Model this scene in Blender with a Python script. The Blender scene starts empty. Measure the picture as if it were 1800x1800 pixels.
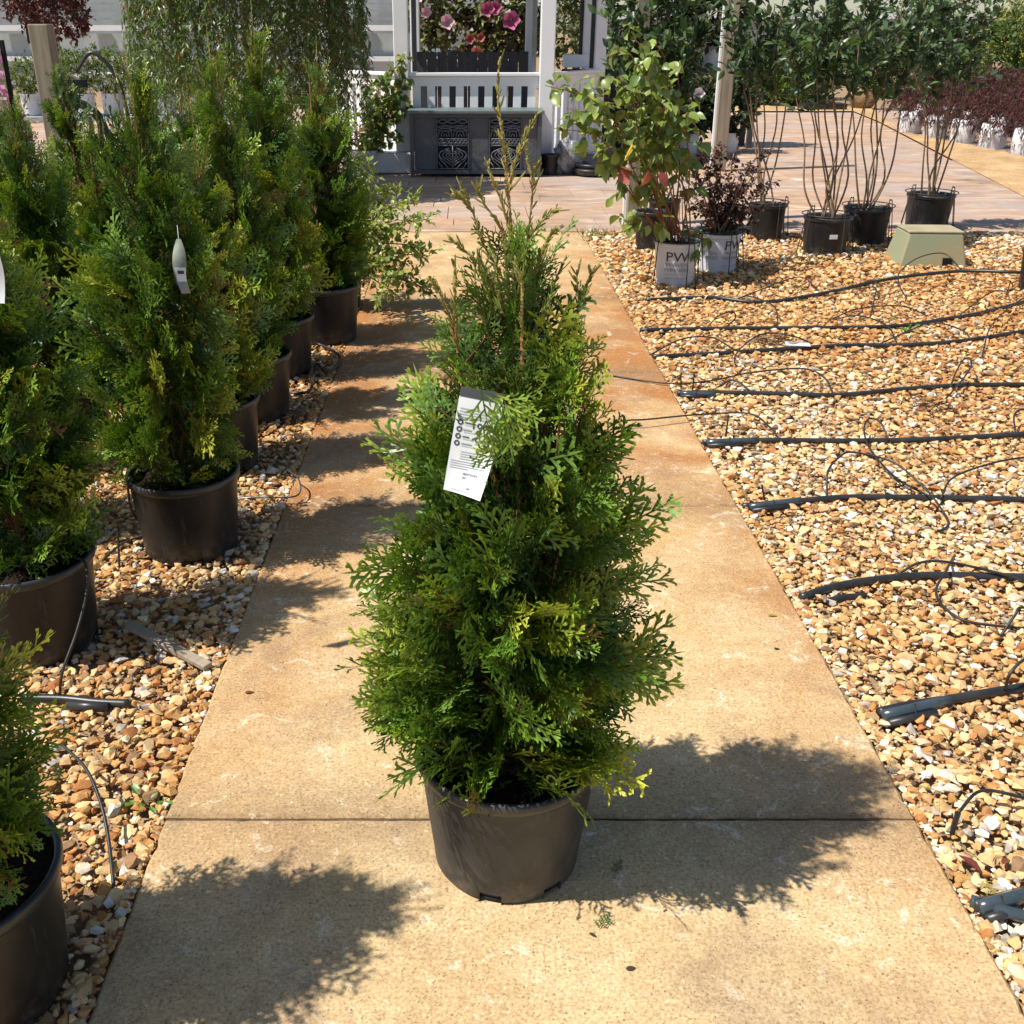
import bpy, bmesh, math, random
import numpy as np
from mathutils import Vector, Matrix

# ------------------------------------------------------------------ camera, sky, sun, exposure
SC = bpy.context.scene
COL = SC.collection
FPX, PITCH, CAMH, PU, PV = 1803.0, math.radians(25.19), 1.47, 820.0, 900.0
cam = bpy.data.cameras.new('camera'); camo = bpy.data.objects.new('camera', cam); COL.objects.link(camo)
cam.sensor_width = 36; cam.lens = 36 * FPX / 1800; cam.shift_x = 80 / 1800
cam.clip_start = 0.05; cam.clip_end = 800
camo.location = (0, 0, CAMH); camo.rotation_euler = (math.pi / 2 - PITCH, 0, 0)
SC.camera = camo
SUN_EL, SUN_AZ = math.radians(56), math.radians(16)      # shadows run to +X and a little to +Y
sdir = Vector((-math.cos(SUN_AZ) * math.cos(SUN_EL), -math.sin(SUN_AZ) * math.cos(SUN_EL), math.sin(SUN_EL)))
world = bpy.data.worlds.new('World'); SC.world = world; world.use_nodes = True
wn = world.node_tree.nodes; wl = world.node_tree.links
sky = wn.new('ShaderNodeTexSky'); sky.sky_type = 'NISHITA'; sky.sun_disc = False
sky.sun_elevation = SUN_EL; sky.sun_rotation = math.atan2(sdir.x, sdir.y) % (2 * math.pi)
sky.air_density = 1.0; sky.dust_density = .7; sky.ozone_density = 1.0
wn['Background'].inputs[1].default_value = 0.092
wl.new(sky.outputs[0], wn['Background'].inputs[0])
sun = bpy.data.lights.new('sun', 'SUN'); sun.energy = 5.0; sun.angle = math.radians(0.53); sun.color = (1.0, 0.95, 0.86)
suno = bpy.data.objects.new('sun', sun); COL.objects.link(suno); suno.location = sdir * 30
suno.rotation_euler = sdir.to_track_quat('Z', 'Y').to_euler()
SC.view_settings.view_transform = 'Standard'; SC.view_settings.look = 'None'
SC.view_settings.exposure = 0.36; SC.view_settings.gamma = 1.0; SC.view_settings.use_curve_mapping = False
SC.render.engine = 'CYCLES'
SC.cycles.use_denoising = True
SC.cycles.max_bounces = 7; SC.cycles.diffuse_bounces = 3; SC.cycles.glossy_bounces = 2
SC.cycles.transmission_bounces = 4; SC.cycles.transparent_max_bounces = 6
SC.cycles.sample_clamp_indirect = 6; SC.cycles.caustics_reflective = False; SC.cycles.caustics_refractive = False

# ------------------------------------------------------------------ helpers
rng = np.random.default_rng(7); random.seed(7)
def G(u, v, z=0.0):
    """point of the horizontal plane at height z seen at photo pixel (u, v)"""
    x = (u - PU) / FPX; y = (v - PV) / FPX
    k = (CAMH - z) / (math.sin(PITCH) + y * math.cos(PITCH))
    return Vector((k * x, k * (math.cos(PITCH) - y * math.sin(PITCH)), z))
def P(u, v, Y):
    """point of the vertical plane at distance Y"""
    x = (u - PU) / FPX; y = (v - PV) / FPX
    k = Y / (math.cos(PITCH) - y * math.sin(PITCH))
    return Vector((k * x, Y, CAMH - k * (math.sin(PITCH) + y * math.cos(PITCH))))
def T(o, label=None, cat=None, group=None, kind=None):
    if label: o['label'] = label
    if cat: o['category'] = cat
    if group: o['group'] = group
    if kind: o['kind'] = kind
    return o
def empty(name, loc=(0, 0, 0), label=None, cat=None, group=None, rz=0.0, kind=None):
    o = bpy.data.objects.new(name, None); COL.objects.link(o); o.empty_display_size = 0.1
    o.location = loc; o.rotation_euler[2] = rz
    return T(o, label, cat, group, kind)
def link(name, me, parent=None, m=None, bevel=0, loc=None):
    o = bpy.data.objects.new(name, me); COL.objects.link(o)
    if parent is not None: o.parent = parent
    if m is not None and not me.materials: me.materials.append(m)
    if loc is not None: o.location = loc
    if bevel:
        b = o.modifiers.new('bevel', 'BEVEL'); b.width = bevel; b.segments = 2; b.limit_method = 'ANGLE'
    return o
def copy_tree(o, parent=None):
    c = o.copy(); COL.objects.link(c)
    if parent is not None: c.parent = parent
    for ch in o.children: copy_tree(ch, c)
    return c
def crom(pts, n=8):
    """Catmull-Rom through points"""
    p = [Vector(q) for q in pts]; p = [p[0] * 2 - p[1]] + p + [p[-1] * 2 - p[-2]]
    out = []
    for i in range(1, len(p) - 2):
        a, b, c, d = p[i - 1:i + 3]
        for k in range(n):
            t = k / n
            out.append(0.5 * ((2 * b) + (c - a) * t + (2 * a - 5 * b + 4 * c - d) * t * t + (3 * b - a - 3 * c + d) * t ** 3))
    out.append(p[-2]); return out
class MB:
    def __init__(s): s.V = []; s.F = []
    def add(s, V, F):
        o = len(s.V); s.V += [tuple(v) for v in V]; s.F += [tuple(i + o for i in f) for f in F]; return s
    def box(s, c, d, rz=0.0, M=None):
        x, y, z = d[0] / 2, d[1] / 2, d[2] / 2
        V = [Vector(q) for q in ((-x, -y, -z), (x, -y, -z), (x, y, -z), (-x, y, -z), (-x, -y, z), (x, -y, z), (x, y, z), (-x, y, z))]
        R = M if M is not None else Matrix.Rotation(rz, 3, 'Z')
        return s.add([R @ v + Vector(c) for v in V], [(0, 3, 2, 1), (4, 5, 6, 7), (0, 1, 5, 4), (1, 2, 6, 5), (2, 3, 7, 6), (3, 0, 4, 7)])
    def frustum(s, c, d0, d1, h):
        V = []
        for z, d in ((0, d0), (h, d1)):
            for a, b in ((-1, -1), (1, -1), (1, 1), (-1, 1)): V.append((c[0] + a * d[0] / 2, c[1] + b * d[1] / 2, c[2] + z))
        return s.add(V, [(0, 3, 2, 1), (4, 5, 6, 7), (0, 1, 5, 4), (1, 2, 6, 5), (2, 3, 7, 6), (3, 0, 4, 7)])
    def tube(s, pts, r, n=6, caps=True):
        pts = [Vector(p) for p in pts]; m = len(pts); V = []; F = []
        rr = r if callable(r) else (lambda t: r)
        up = Vector((0, 0, 1))
        t0 = (pts[1] - pts[0]).normalized(); nrm = t0.cross(up if abs(t0.z) < .9 else Vector((1, 0, 0))).normalized()
        for i, p in enumerate(pts):
            t = (pts[min(i + 1, m - 1)] - pts[max(i - 1, 0)])
            t = t.normalized() if t.length > 1e-9 else t0
            nrm = (nrm - t * nrm.dot(t)); nrm = nrm.normalized() if nrm.length > 1e-6 else t.orthogonal().normalized()
            b = t.cross(nrm); R = rr(i / (m - 1))
            for k in range(n):
                a = 2 * math.pi * k / n; V.append(p + nrm * (R * math.cos(a)) + b * (R * math.sin(a)))
        for i in range(m - 1):
            for k in range(n):
                k2 = (k + 1) % n; F.append((i * n + k, i * n + k2, (i + 1) * n + k2, (i + 1) * n + k))
        if caps: F.append(tuple(range(n))[::-1]); F.append(tuple((m - 1) * n + k for k in range(n)))
        return s.add(V, F)
    def lathe(s, prof, n=32, c=(0, 0, 0), skip=None):
        V = []; F = []; m = len(prof)
        for r, z in prof:
            for k in range(n):
                a = 2 * math.pi * k / n; V.append((c[0] + r * math.cos(a), c[1] + r * math.sin(a), c[2] + z))
        for i in range(m - 1):
            for k in range(n):
                if skip and skip(i, k): continue
                k2 = (k + 1) % n; F.append((i * n + k, i * n + k2, (i + 1) * n + k2, (i + 1) * n + k))
        return s.add(V, F)
    def disc(s, r, z, n=32, c=(0, 0)):
        return s.add([(c[0] + r * math.cos(2 * math.pi * k / n), c[1] + r * math.sin(2 * math.pi * k / n), z) for k in range(n)], [tuple(range(n))])
    def mesh(s, name, smooth=False):
        me = bpy.data.meshes.new(name); me.from_pydata(s.V, [], s.F); me.update()
        if smooth: me.shade_smooth()
        return me
    def build(s, name, m, parent=None, smooth=False, bevel=0, loc=None):
        return link(name, s.mesh(name, smooth), parent, m, bevel, loc)

def np_mesh(name, V, F, C=None, smooth=False, m=None):
    me = bpy.data.meshes.new(name); n = len(V); k = len(F)
    me.vertices.add(n); me.vertices.foreach_set('co', np.ascontiguousarray(V, np.float32).ravel())
    me.loops.add(3 * k); me.loops.foreach_set('vertex_index', np.ascontiguousarray(F, np.int32).ravel())
    me.polygons.add(k); me.polygons.foreach_set('loop_start', np.arange(0, 3 * k, 3, dtype=np.int32))
    me.update(calc_edges=True)
    if C is not None:
        at = me.attributes.new('Col', 'FLOAT_COLOR', 'POINT')
        at.data.foreach_set('color', np.concatenate([C, np.ones((n, 1))], 1).astype(np.float32).ravel())
    (me.shade_smooth if smooth else me.shade_flat)()
    if m is not None: me.materials.append(m)
    return me
class Proto:
    def __init__(s, V, F, t=None):
        s.V = np.array(V, float); s.F = np.array(F, int); s.t = np.zeros(len(s.V)) if t is None else np.array(t, float)
class Cloud:
    """a list of placed protos, merged into one mesh"""
    def __init__(s): s.i = []; s.M = []; s.T = []; s.C = []; s.K = []
    def put(s, idx, M, pos, c, tip=None):
        s.i.append(idx); s.M.append(np.array(M, float)); s.T.append(np.array(pos, float)); s.C.append(np.array(c, float)); s.K.append(np.array(c if tip is None else tip, float))
    def mesh(s, name, protos, m, sel=None, smooth=False):
        ids = np.array(s.i); M = np.array(s.M); Tt = np.array(s.T); C = np.array(s.C); K = np.array(s.K)
        if sel is not None: ids, M, Tt, C, K = ids[sel], M[sel], Tt[sel], C[sel], K[sel]
        Vs, Fs, Cs, off = [], [], [], 0
        for k, p in enumerate(protos):
            q = ids == k; n = int(q.sum())
            if n == 0: continue
            V = np.einsum('nij,vj->nvi', M[q], p.V) + Tt[q][:, None]
            nv = len(p.V)
            F = p.F[None] + (off + nv * np.arange(n))[:, None, None]
            t = p.t[None, :, None]
            Cs.append((C[q][:, None] * (1 - t) + K[q][:, None] * t).reshape(-1, 3)); Vs.append(V.reshape(-1, 3)); Fs.append(F.reshape(-1, 3)); off += n * nv
        return np_mesh(name, np.concatenate(Vs), np.concatenate(Fs), np.concatenate(Cs), smooth, m)
def frame(d, roll=None, nref=None):
    """3x3 with columns side, direction, normal"""
    x, y, z = float(d[0]), float(d[1]), float(d[2]); l = math.sqrt(x * x + y * y + z * z) or 1; x /= l; y /= l; z /= l
    if nref is None: a, b, c = random.gauss(0, 1), random.gauss(0, 1), random.gauss(0, 1)
    else: a, b, c = float(nref[0]), float(nref[1]), float(nref[2])
    k = a * x + b * y + c * z; a -= k * x; b -= k * y; c -= k * z; l = math.sqrt(a * a + b * b + c * c)
    if l < 1e-6: a, b, c = (-y, x, 0) if abs(z) < .9 else (0, -z, y); l = math.sqrt(a * a + b * b + c * c)
    a /= l; b /= l; c /= l
    return np.array(((y * c - z * b, x, a), (z * a - x * c, y, b), (x * b - y * a, z, c)))
def rn(s): return np.array((random.gauss(0, s), random.gauss(0, s), random.gauss(0, s)))
def unit(v):
    x, y, z = v; l = math.sqrt(x * x + y * y + z * z) or 1.0; return np.array((x / l, y / l, z / l))

def text_mesh(txt, bold=0.0):
    cu = bpy.data.curves.new('lettering', 'FONT'); cu.body = txt; cu.size = 1; cu.offset = bold; cu.resolution_u = 2
    o = bpy.data.objects.new('lettering', cu); COL.objects.link(o); dg = bpy.context.evaluated_depsgraph_get()
    me = bpy.data.meshes.new_from_object(o.evaluated_get(dg)); bpy.data.objects.remove(o); bpy.data.curves.remove(cu); return me
TXT = {k: text_mesh(*k) for k in [('ARBORVITAE JUNIOR', .012), ('GIANT', .012), ('64.99', .012), ('00160', 0.0), ('PW', .0), ('PROVEN', .004), ('WINNERS', .004), ('proven beauty - proven performance', 0), ('www.provenwinners.com', 0)]}

# ------------------------------------------------------------------ materials
class NT:
    def __init__(s, name):
        s.m = bpy.data.materials.new(name); s.m.use_nodes = True; s.t = s.m.node_tree; s.n = s.t.nodes; s.b = s.n['Principled BSDF']; s.out = s.n['Material Output']
        s.tc = s.n.new('ShaderNodeTexCoord')
    def l(s, a, b): s.t.links.new(a, b)
    def noise(s, scale, detail=4, rough=.6, vec=None, dist=0.0):
        x = s.n.new('ShaderNodeTexNoise'); x.inputs['Scale'].default_value = scale; x.inputs['Detail'].default_value = detail
        x.inputs['Roughness'].default_value = rough; x.inputs['Distortion'].default_value = dist
        s.l(vec or s.tc.outputs['Object'], x.inputs['Vector']); return x.outputs['Fac']
    def voro(s, scale, vec=None, feat='F1'):
        x = s.n.new('ShaderNodeTexVoronoi'); x.feature = feat; x.inputs['Scale'].default_value = scale; s.l(vec or s.tc.outputs['Object'], x.inputs['Vector']); return x
    def ramp(s, fac, stops):
        x = s.n.new('ShaderNodeValToRGB'); e = x.color_ramp.elements
        while len(e) < len(stops): e.new(0.5)
        for i, (p, c) in enumerate(stops):
            e[i].position = p; e[i].color = (c, c, c, 1) if isinstance(c, (int, float)) else (*c, 1)
        s.l(fac, x.inputs[0]); return x.outputs[0]
    def mix(s, fac, a, b, mode='MIX'):
        x = s.n.new('ShaderNodeMix'); x.data_type = 'RGBA'; x.blend_type = mode
        for sock, val in ((x.inputs[0], fac), (x.inputs[6], a), (x.inputs[7], b)):
            if hasattr(val, 'is_linked'): s.l(val, sock)
            else: sock.default_value = val if isinstance(val, (int, float)) else (*val, 1)
        return x.outputs[2]
    def math(s, op, a, b=0.0):
        x = s.n.new('ShaderNodeMath'); x.operation = op
        for i, val in ((0, a), (1, b)):
            if hasattr(val, 'is_linked'): s.l(val, x.inputs[i])
            else: x.inputs[i].default_value = val
        return x.outputs[0]
    def attr(s, name='Col'):
        x = s.n.new('ShaderNodeAttribute'); x.attribute_name = name; return x.outputs['Color']
    def bump(s, h, strength=.4, dist=.01):
        x = s.n.new('ShaderNodeBump'); x.inputs['Strength'].default_value = strength; x.inputs['Distance'].default_value = dist; s.l(h, x.inputs['Height']); s.l(x.outputs[0], s.b.inputs['Normal'])
    def base(s, c):
        if hasattr(c, 'is_linked'): s.l(c, s.b.inputs['Base Color'])
        else: s.b.inputs['Base Color'].default_value = (*c, 1)
    def set(s, rough=.6, spec=.4, metal=0.0):
        s.b.inputs['Roughness'].default_value = rough; s.b.inputs['Specular IOR Level'].default_value = spec; s.b.inputs['Metallic'].default_value = metal; return s.m

def simple(name, a, b=None, scale=8, rough=.6, spec=.35, bump=.2, bscale=60, bdist=.004, metal=0.0):
    t = NT(name); b = b or tuple(x * .75 for x in a)
    t.base(t.mix(t.ramp(t.noise(scale, 5), [(.35, 0.), (.65, 1.)]), a, b))
    if bump: t.bump(t.noise(bscale, 3), bump, bdist)
    return t.set(rough, spec, metal)
def leafmat(name, transl=.3, rough=.42, spec=.45, hue=(1.15, 1.25, .7)):
    t = NT(name); c = t.attr(); t.base(c); t.set(rough, spec)
    tr = t.n.new('ShaderNodeBsdfTranslucent'); t.l(t.mix(1.0, c, hue, 'MULTIPLY'), tr.inputs[0])
    ms = t.n.new('ShaderNodeMixShader'); ms.inputs[0].default_value = transl
    t.l(t.b.outputs[0], ms.inputs[1]); t.l(tr.outputs[0], ms.inputs[2]); t.l(ms.outputs[0], t.out.inputs[0]); return t.m
def mat_concrete():
    t = NT('tan_concrete'); sep = t.n.new('ShaderNodeSeparateXYZ'); t.l(t.tc.outputs['Object'], sep.inputs[0])
    n1 = t.noise(1.3, 6, .62, dist=.4); n2 = t.noise(4.5, 6, .65); n3 = t.noise(22, 5, .7)
    c = t.mix(t.ramp(n1, [(.38, 0.), (.60, 1.)]), (.64, .455, .225), (.50, .335, .16))
    c = t.mix(t.ramp(n2, [(.42, 0.), (.68, .85)]), c, (.70, .535, .315))
    near = t.ramp(t.math('DIVIDE', sep.outputs[1], 10.), [(.10, 1.), (.30, .0)])
    c = t.mix(t.math('MULTIPLY', near, .35), c, (.62, .48, .29))
    # rust-coloured irrigation stain: along both edges and across the slabs half way down the walk
    ex = t.math('ABSOLUTE', t.math('SUBTRACT', sep.outputs[0], .155))
    edge = t.ramp(ex, [(.40, 0.), (.80, 1.)])
    band = t.ramp(t.math('DIVIDE', sep.outputs[1], 10.), [(.17, .08), (.29, .35), (.38, .85), (.53, 1.), (.62, .55), (.80, .12)])
    st = t.math('MULTIPLY', t.math('ADD', t.math('MULTIPLY', t.math('MULTIPLY', edge, t.math('ADD', band, .35)), .55), t.math('MULTIPLY', band, .62)), t.ramp(t.noise(1.9, 7, .62, dist=.9), [(.30, .1), (.62, 1.3)]))
    c = t.mix(t.math('MINIMUM', st, .9), c, (.40, .165, .05))
    # grey-brown dirt beside the joints
    fr = None
    for y in (1.645, 3.18, 4.68, 6.17):
        d = t.math('ABSOLUTE', t.math('SUBTRACT', sep.outputs[1], y)); g = t.ramp(d, [(.0, 1.), (.05, .55), (.22, 0.)])
        fr = g if fr is None else t.math('MAXIMUM', fr, g)
    c = t.mix(t.math('MULTIPLY', t.math('MULTIPLY', fr, .85), t.ramp(n2, [(.3, .25), (.65, 1.)])), c, (.25, .165, .095))
    # pale scuffs and darker traffic marks
    c = t.mix(t.math('MULTIPLY', t.ramp(t.noise(9, 8, .78, dist=1.4), [(.565, 0.), (.66, 1.)]), .75), c, (.82, .72, .56))
    c = t.mix(t.math('MULTIPLY', t.ramp(t.noise(2.6, 6, .66, dist=1.), [(.50, 0.), (.68, 1.)]), .62), c, (.33, .225, .14))
    # exposed sand and chips
    wv = t.n.new('ShaderNodeTexNoise'); wv.inputs['Scale'].default_value = 60; t.l(t.tc.outputs['Object'], wv.inputs['Vector']); wa = t.n.new('ShaderNodeVectorMath'); wa.operation = 'MULTIPLY_ADD'; t.l(wv.outputs['Color'], wa.inputs[0]); wa.inputs[1].default_value = (.012, .012, .012); t.l(t.tc.outputs['Object'], wa.inputs[2])
    v = t.voro(165, wa.outputs[0]); dk = t.math('MULTIPLY', t.ramp(v.outputs['Distance'], [(.20, 1.), (.38, 0.)]), t.ramp(v.outputs['Color'], [(.58, 0.), (.66, 1.)]))
    c = t.mix(t.math('MULTIPLY', dk, t.ramp(t.noise(30, 3), [(.35, .35), (.65, .85)])), c, (.13, .085, .055))
    v2 = t.voro(80, wa.outputs[0]); wt = t.math('MULTIPLY', t.ramp(v2.outputs['Distance'], [(.16, 1.), (.30, 0.)]), t.ramp(v2.outputs['Color'], [(.64, 0.), (.72, 1.)]))
    c = t.mix(t.math('MULTIPLY', wt, t.ramp(t.noise(17, 3), [(.35, .1), (.65, .6)])), c, (.85, .70, .46))
    c = t.mix(1.0, c, t.ramp(t.noise(150, 3, .75), [(.28, (.54, .50, .46)), (.5, (.98, .97, .95)), (.72, (1.26, 1.27, 1.28))]), 'MULTIPLY')
    c = t.mix(1.0, c, t.ramp(t.noise(38, 4, .7), [(.3, (.84, .82, .80)), (.7, (1.1, 1.11, 1.12))]), 'MULTIPLY')
    t.base(c)
    t.bump(t.math('ADD', t.math('MULTIPLY', t.noise(170, 4, .7), .6), t.math('MULTIPLY', n3, .6)), .45, .004)
    return t.set(.86, .25)
def mat_patio(objcol=True):
    t = NT('stamped_patio'); oi = t.n.new('ShaderNodeObjectInfo')
    mp = t.n.new('ShaderNodeMapping'); mp.inputs['Scale'].default_value = (1, 2.2, 1); gp_ = t.n.new('ShaderNodeNewGeometry'); t.l(gp_.outputs['Position'], mp.inputs[0])
    n = t.noise(1.9, 7, .68, mp.outputs[0], .8)
    c = t.ramp(n, [(.30, (.14, .115, .10)), (.40, (.36, .27, .20)), (.50, (.46, .29, .19)), (.58, (.50, .40, .31)), (.68, (.66, .57, .47))])
    c = t.mix(t.ramp(t.noise(.5, 4, .6, gp_.outputs['Position']), [(.45, 0.), (.62, .7)]), c, (.40, .345, .325))
    tone = t.ramp(oi.outputs['Random'], [(0, (.92, .88, .86)), (.5, (1., .98, .95)), (1, (1.05, .96, .88))])
    c = t.mix(1.0, c, tone, 'MULTIPLY')
    t.base(c); t.bump(t.noise(6, 7, .7, mp.outputs[0]), .35, .01); return t.set(.7, .3)
def mat_stone():
    t = NT('gravel_stone'); a = t.attr(); geo = t.n.new('ShaderNodeNewGeometry')
    n = t.noise(45, 5, .7, geo.outputs['Position']); n2 = t.noise(160, 3, .6, geo.outputs['Position'])
    c = t.mix(1.0, a, t.ramp(n, [(.3, (.78, .70, .62)), (.55, (1., .98, .95)), (.75, (1.18, 1.18, 1.16))]), 'MULTIPLY')
    t.base(c); t.bump(n2, .5, .003); return t.set(.85, .2)
def mat_black_plastic(name, a=(.0105, .011, .0125), b=(.020, .0195, .0195), rough=.40, spec=.4):
    t = NT(name)
    dust = t.ramp(t.noise(7, 6, .7, dist=.5), [(.42, 0.), (.72, 1.)])
    c = t.mix(dust, a, b); c = t.mix(t.math('MULTIPLY', t.ramp(t.noise(60, 4, .7), [(.55, 0.), (.75, 1.)]), .22), c, (.07, .066, .062))
    if 'pot' in name:    # dried mud splashed up from the ground, and scuff marks
        sp = t.n.new('ShaderNodeSeparateXYZ'); t.l(t.tc.outputs['Object'], sp.inputs[0])
        c = t.mix(t.math('MULTIPLY', t.ramp(sp.outputs[2], [(.0, .8), (.09, 0.)]), t.ramp(t.noise(26, 6, .7), [(.45, 0.), (.65, 1.)])), c, (.13, .105, .08))
        mp = t.n.new('ShaderNodeMapping'); mp.inputs['Scale'].default_value = (30, 30, 3); mp.inputs['Rotation'].default_value = (.5, .3, 0); t.l(t.tc.outputs['Object'], mp.inputs[0])
        c = t.mix(t.math('MULTIPLY', t.ramp(t.noise(2, 5, .7, mp.outputs[0]), [(.60, 0.), (.70, 1.)]), .4), c, (.12, .115, .11))
    t.base(c); t.bump(t.noise(120, 3), .12, .002); return t.set(rough, spec)
def mat_wood(name, a, b, sc=(30, 30, 2)):
    t = NT(name); mp = t.n.new('ShaderNodeMapping'); mp.inputs['Scale'].default_value = sc; t.l(t.tc.outputs['Object'], mp.inputs[0])
    n = t.noise(1.2, 6, .7, mp.outputs[0], .5); t.base(t.mix(t.ramp(n, [(.3, 0.), (.7, 1.)]), a, b)); t.bump(n, .4, .004); return t.set(.8, .2)

M_conc = mat_concrete(); M_patio = mat_patio(); M_stone = mat_stone()
M_ground = simple('bare_ground', (.36, .25, .15), (.26, .18, .11), 3, .95, .1, .6, 40, .02)
M_bed = simple('gravel_bedding', (.42, .28, .16), (.28, .19, .11), 25, .95, .1, .8, 60, .02)
M_joint = simple('joint_dirt', (.17, .12, .075), (.07, .05, .032), 45, .95, .1)
M_pot = mat_black_plastic('black_pot_plastic'); M_potrim = mat_black_plastic('pot_rim_plastic', (.022, .023, .026), (.055, .053, .052), .36, .5)
M_soil = simple('potting_soil', (.045, .03, .02), (.018, .012, .009), 60, .95, .1, 1.0, 90, .02)
M_arb = leafmat('arborvitae_leaf', .18, .40, .5, (1.3, 1.35, .55))
M_leaf = leafmat('broad_leaf', .30, .38, .5)
M_far = leafmat('far_leaf', .25, .55, .3)
M_bark = simple('red_brown_bark', (.16, .075, .035), (.09, .045, .025), 40, .85, .15)
M_stem = simple('tan_stem', (.33, .24, .15), (.19, .13, .085), 30, .8, .2)
M_redstem = simple('red_stem', (.22, .06, .03), (.26, .14, .05), 12, .6, .3)
M_hose = mat_black_plastic('poly_pipe', (.02, .021, .023), (.05, .047, .045), .38, .5)
M_clip = simple('pipe_sleeve', (.055, .075, .09), (.04, .055, .065), 20, .22, .7, .1)
M_tube = simple('drip_tube', (.014, .014, .015), (.04, .038, .035), 30, .45, .4, 0)
M_white = simple('white_vinyl', (.88, .89, .90), (.83, .84, .85), 3, .4, .4, .05)
M_whitepot = simple('white_nursery_pot', (.70, .72, .76), (.60, .62, .66), 5, .45, .4, .08)
M_bag = simple('white_grow_bag', (.78, .79, .82), (.60, .61, .64), 7, .5, .35, .5, 14, .02)
M_slate = simple('grey_slate_panel', (.115, .12, .135), (.075, .08, .09), 5, .5, .4, .6, 18, .01)
M_boxfr = simple('grey_metal_frame', (.085, .10, .115), (.065, .075, .088), 5, .4, .45, .1)
M_trace = simple('dark_tracery', (.17, .18, .21), (.12, .13, .15), 8, .45, .45, .1)
M_lid = simple('grey_green_lid', (.15, .185, .18), (.11, .14, .14), 6, .45, .4, .2)
M_dark = simple('dark_recess', (.02, .02, .022), (.012, .012, .014), 8, .8, .2)
M_post = mat_wood('weathered_post', (.36, .31, .23), (.20, .165, .12), (22, 22, 1.4))
M_stake = mat_wood('grey_stake', (.42, .35, .26), (.23, .18, .13), (40, 6, 40))
M_plank = mat_wood('grey_plank', (.10, .092, .095), (.055, .05, .052), (20, 20, 1.5))
M_valve = simple('faded_green_box', (.26, .31, .20), (.36, .29, .16), 4, .6, .3, .2)
M_valvelid = simple('tan_box_lid', (.42, .36, .22), (.30, .27, .17), 6, .7, .25, .3)
M_rock = simple('tan_limestone', (.60, .47, .31), (.42, .32, .2), 5, .9, .15, .8, 14, .03)
M_wire = simple('dark_wire', (.03, .03, .028), (.05, .045, .04), 20, .5, .4, 0)
M_tag = simple('white_tag_paper', (.70, .72, .73), (.64, .66, .67), 6, .45, .4, 0)
M_ink = simple('dark_print', (.06, .065, .07), (.05, .05, .055), 6, .6, .3, 0)
M_inkg = simple('grey_print', (.34, .36, .38), (.3, .32, .34), 6, .6, .3, 0)
M_green = simple('green_print', (.05, .22, .05), (.05, .18, .05), 6, .6, .3, 0)
M_yel = simple('yellow_tape', (.80, .52, .02), (.7, .42, .02), 6, .5, .3, 0)
M_terra = simple('terracotta', (.38, .13, .06), (.3, .1, .05), 6, .7, .2)
M_petal = leafmat('petal', .3, .5, .3, (1.1, .9, 1.))
M_glassy = simple('greenhouse_sheet', (.52, .55, .55), (.42, .45, .45), 2, .35, .5, 0)
M_ghdark = simple('greenhouse_inside', (.50, .53, .53), (.34, .37, .36), 1.2, .6, .3, 0)
M_grey = simple('grey_metal', (.38, .40, .42), (.3, .32, .34), 4, .45, .5, .05)
M_plasticbag = simple('plastic_bag', (.35, .35, .36), (.16, .16, .17), 9, .3, .5, .8, 16, .03)
M_dry = simple('dry_litter', (.16, .10, .06), (.09, .055, .035), 40, .9, .1, .8, 80, .01)
M_roof = simple('grey_shingle', (.12, .11, .105), (.08, .075, .07), 12, .9, .1, .6, 30, .02)

# ------------------------------------------------------------------ ground, patio, walks
def sheet(name, poly, z, m, kind='structure'):
    me = bpy.data.meshes.new(name); me.from_pydata([(x, y, z) for x, y in poly], [], [tuple(range(len(poly)))]); me.update()
    return T(link(name, me, None, m), kind=kind)
PX0, PX1, PEND = -0.621, 0.925, 8.40
sheet('ground', [(-300, -20), (300, -20), (300, 500), (-300, 500)], -0.05, M_ground)
bedR = sheet('gravel_bed_right', [(PX1 + .002, -2), (9, -2), (9, PEND), (PX1 + .002, PEND)], -0.026, M_bed)
bedL = sheet('gravel_bed_left', [(-9, -2), (PX0 - .002, -2), (PX0 - .002, PEND), (-9, PEND)], -0.026, M_bed)
path = empty('concrete_path', (0, 0, 0), kind='structure')
MB().box((.152, 3.4, -.0575), (PX1 - PX0 - .006, 9.96, .1)).build('joint_bed', M_joint, path)
ys = [-1.5, 0.12, 1.645, 3.18, 4.68, 6.17, 7.66, PEND]
for a, b in zip(ys[:-1], ys[1:]):
    mb = MB(); x0, x1 = PX0, PX1
    ring = [(x0 + (x1 - x0) * k / 60, a + .0035) for k in range(60)] + [(x1, a + .0035 + (b - a - .007) * k / 60) for k in range(60)] + [(x1 - (x1 - x0) * k / 60, b - .0035) for k in range(60)] + [(x0, b - .0035 - (b - a - .007) * k / 60) for k in range(60)]
    ring = [(x + random.gauss(0, .0011) - (.004 if random.random() < .04 else 0) * (1 if x > 0 else -1), y + random.gauss(0, .0008)) for x, y in ring]; nn = len(ring); cx, cy = (x0 + x1) / 2, (a + b) / 2
    ins = [(x + (cx - x) * .008, y + (cy - y) * .008) for x, y in ring]
    mb.add([(x, y, 0) for x, y in ins] + [(x, y, -.005) for x, y in ring] + [(x, y, -.09) for x, y in ring], [tuple(range(nn))] + [(k + q * nn, k + (q + 1) * nn, (k + 1) % nn + (q + 1) * nn, (k + 1) % nn + q * nn) for k in range(nn) for q in (0, 1)]).build('slab', M_conc, path)
patio = sheet('patio', [(-9, PEND + .004), (30, PEND + .004), (30, 23.2), (-9, 23.2)], -.018, M_patio)
y = PEND + .01; k = 0
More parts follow.
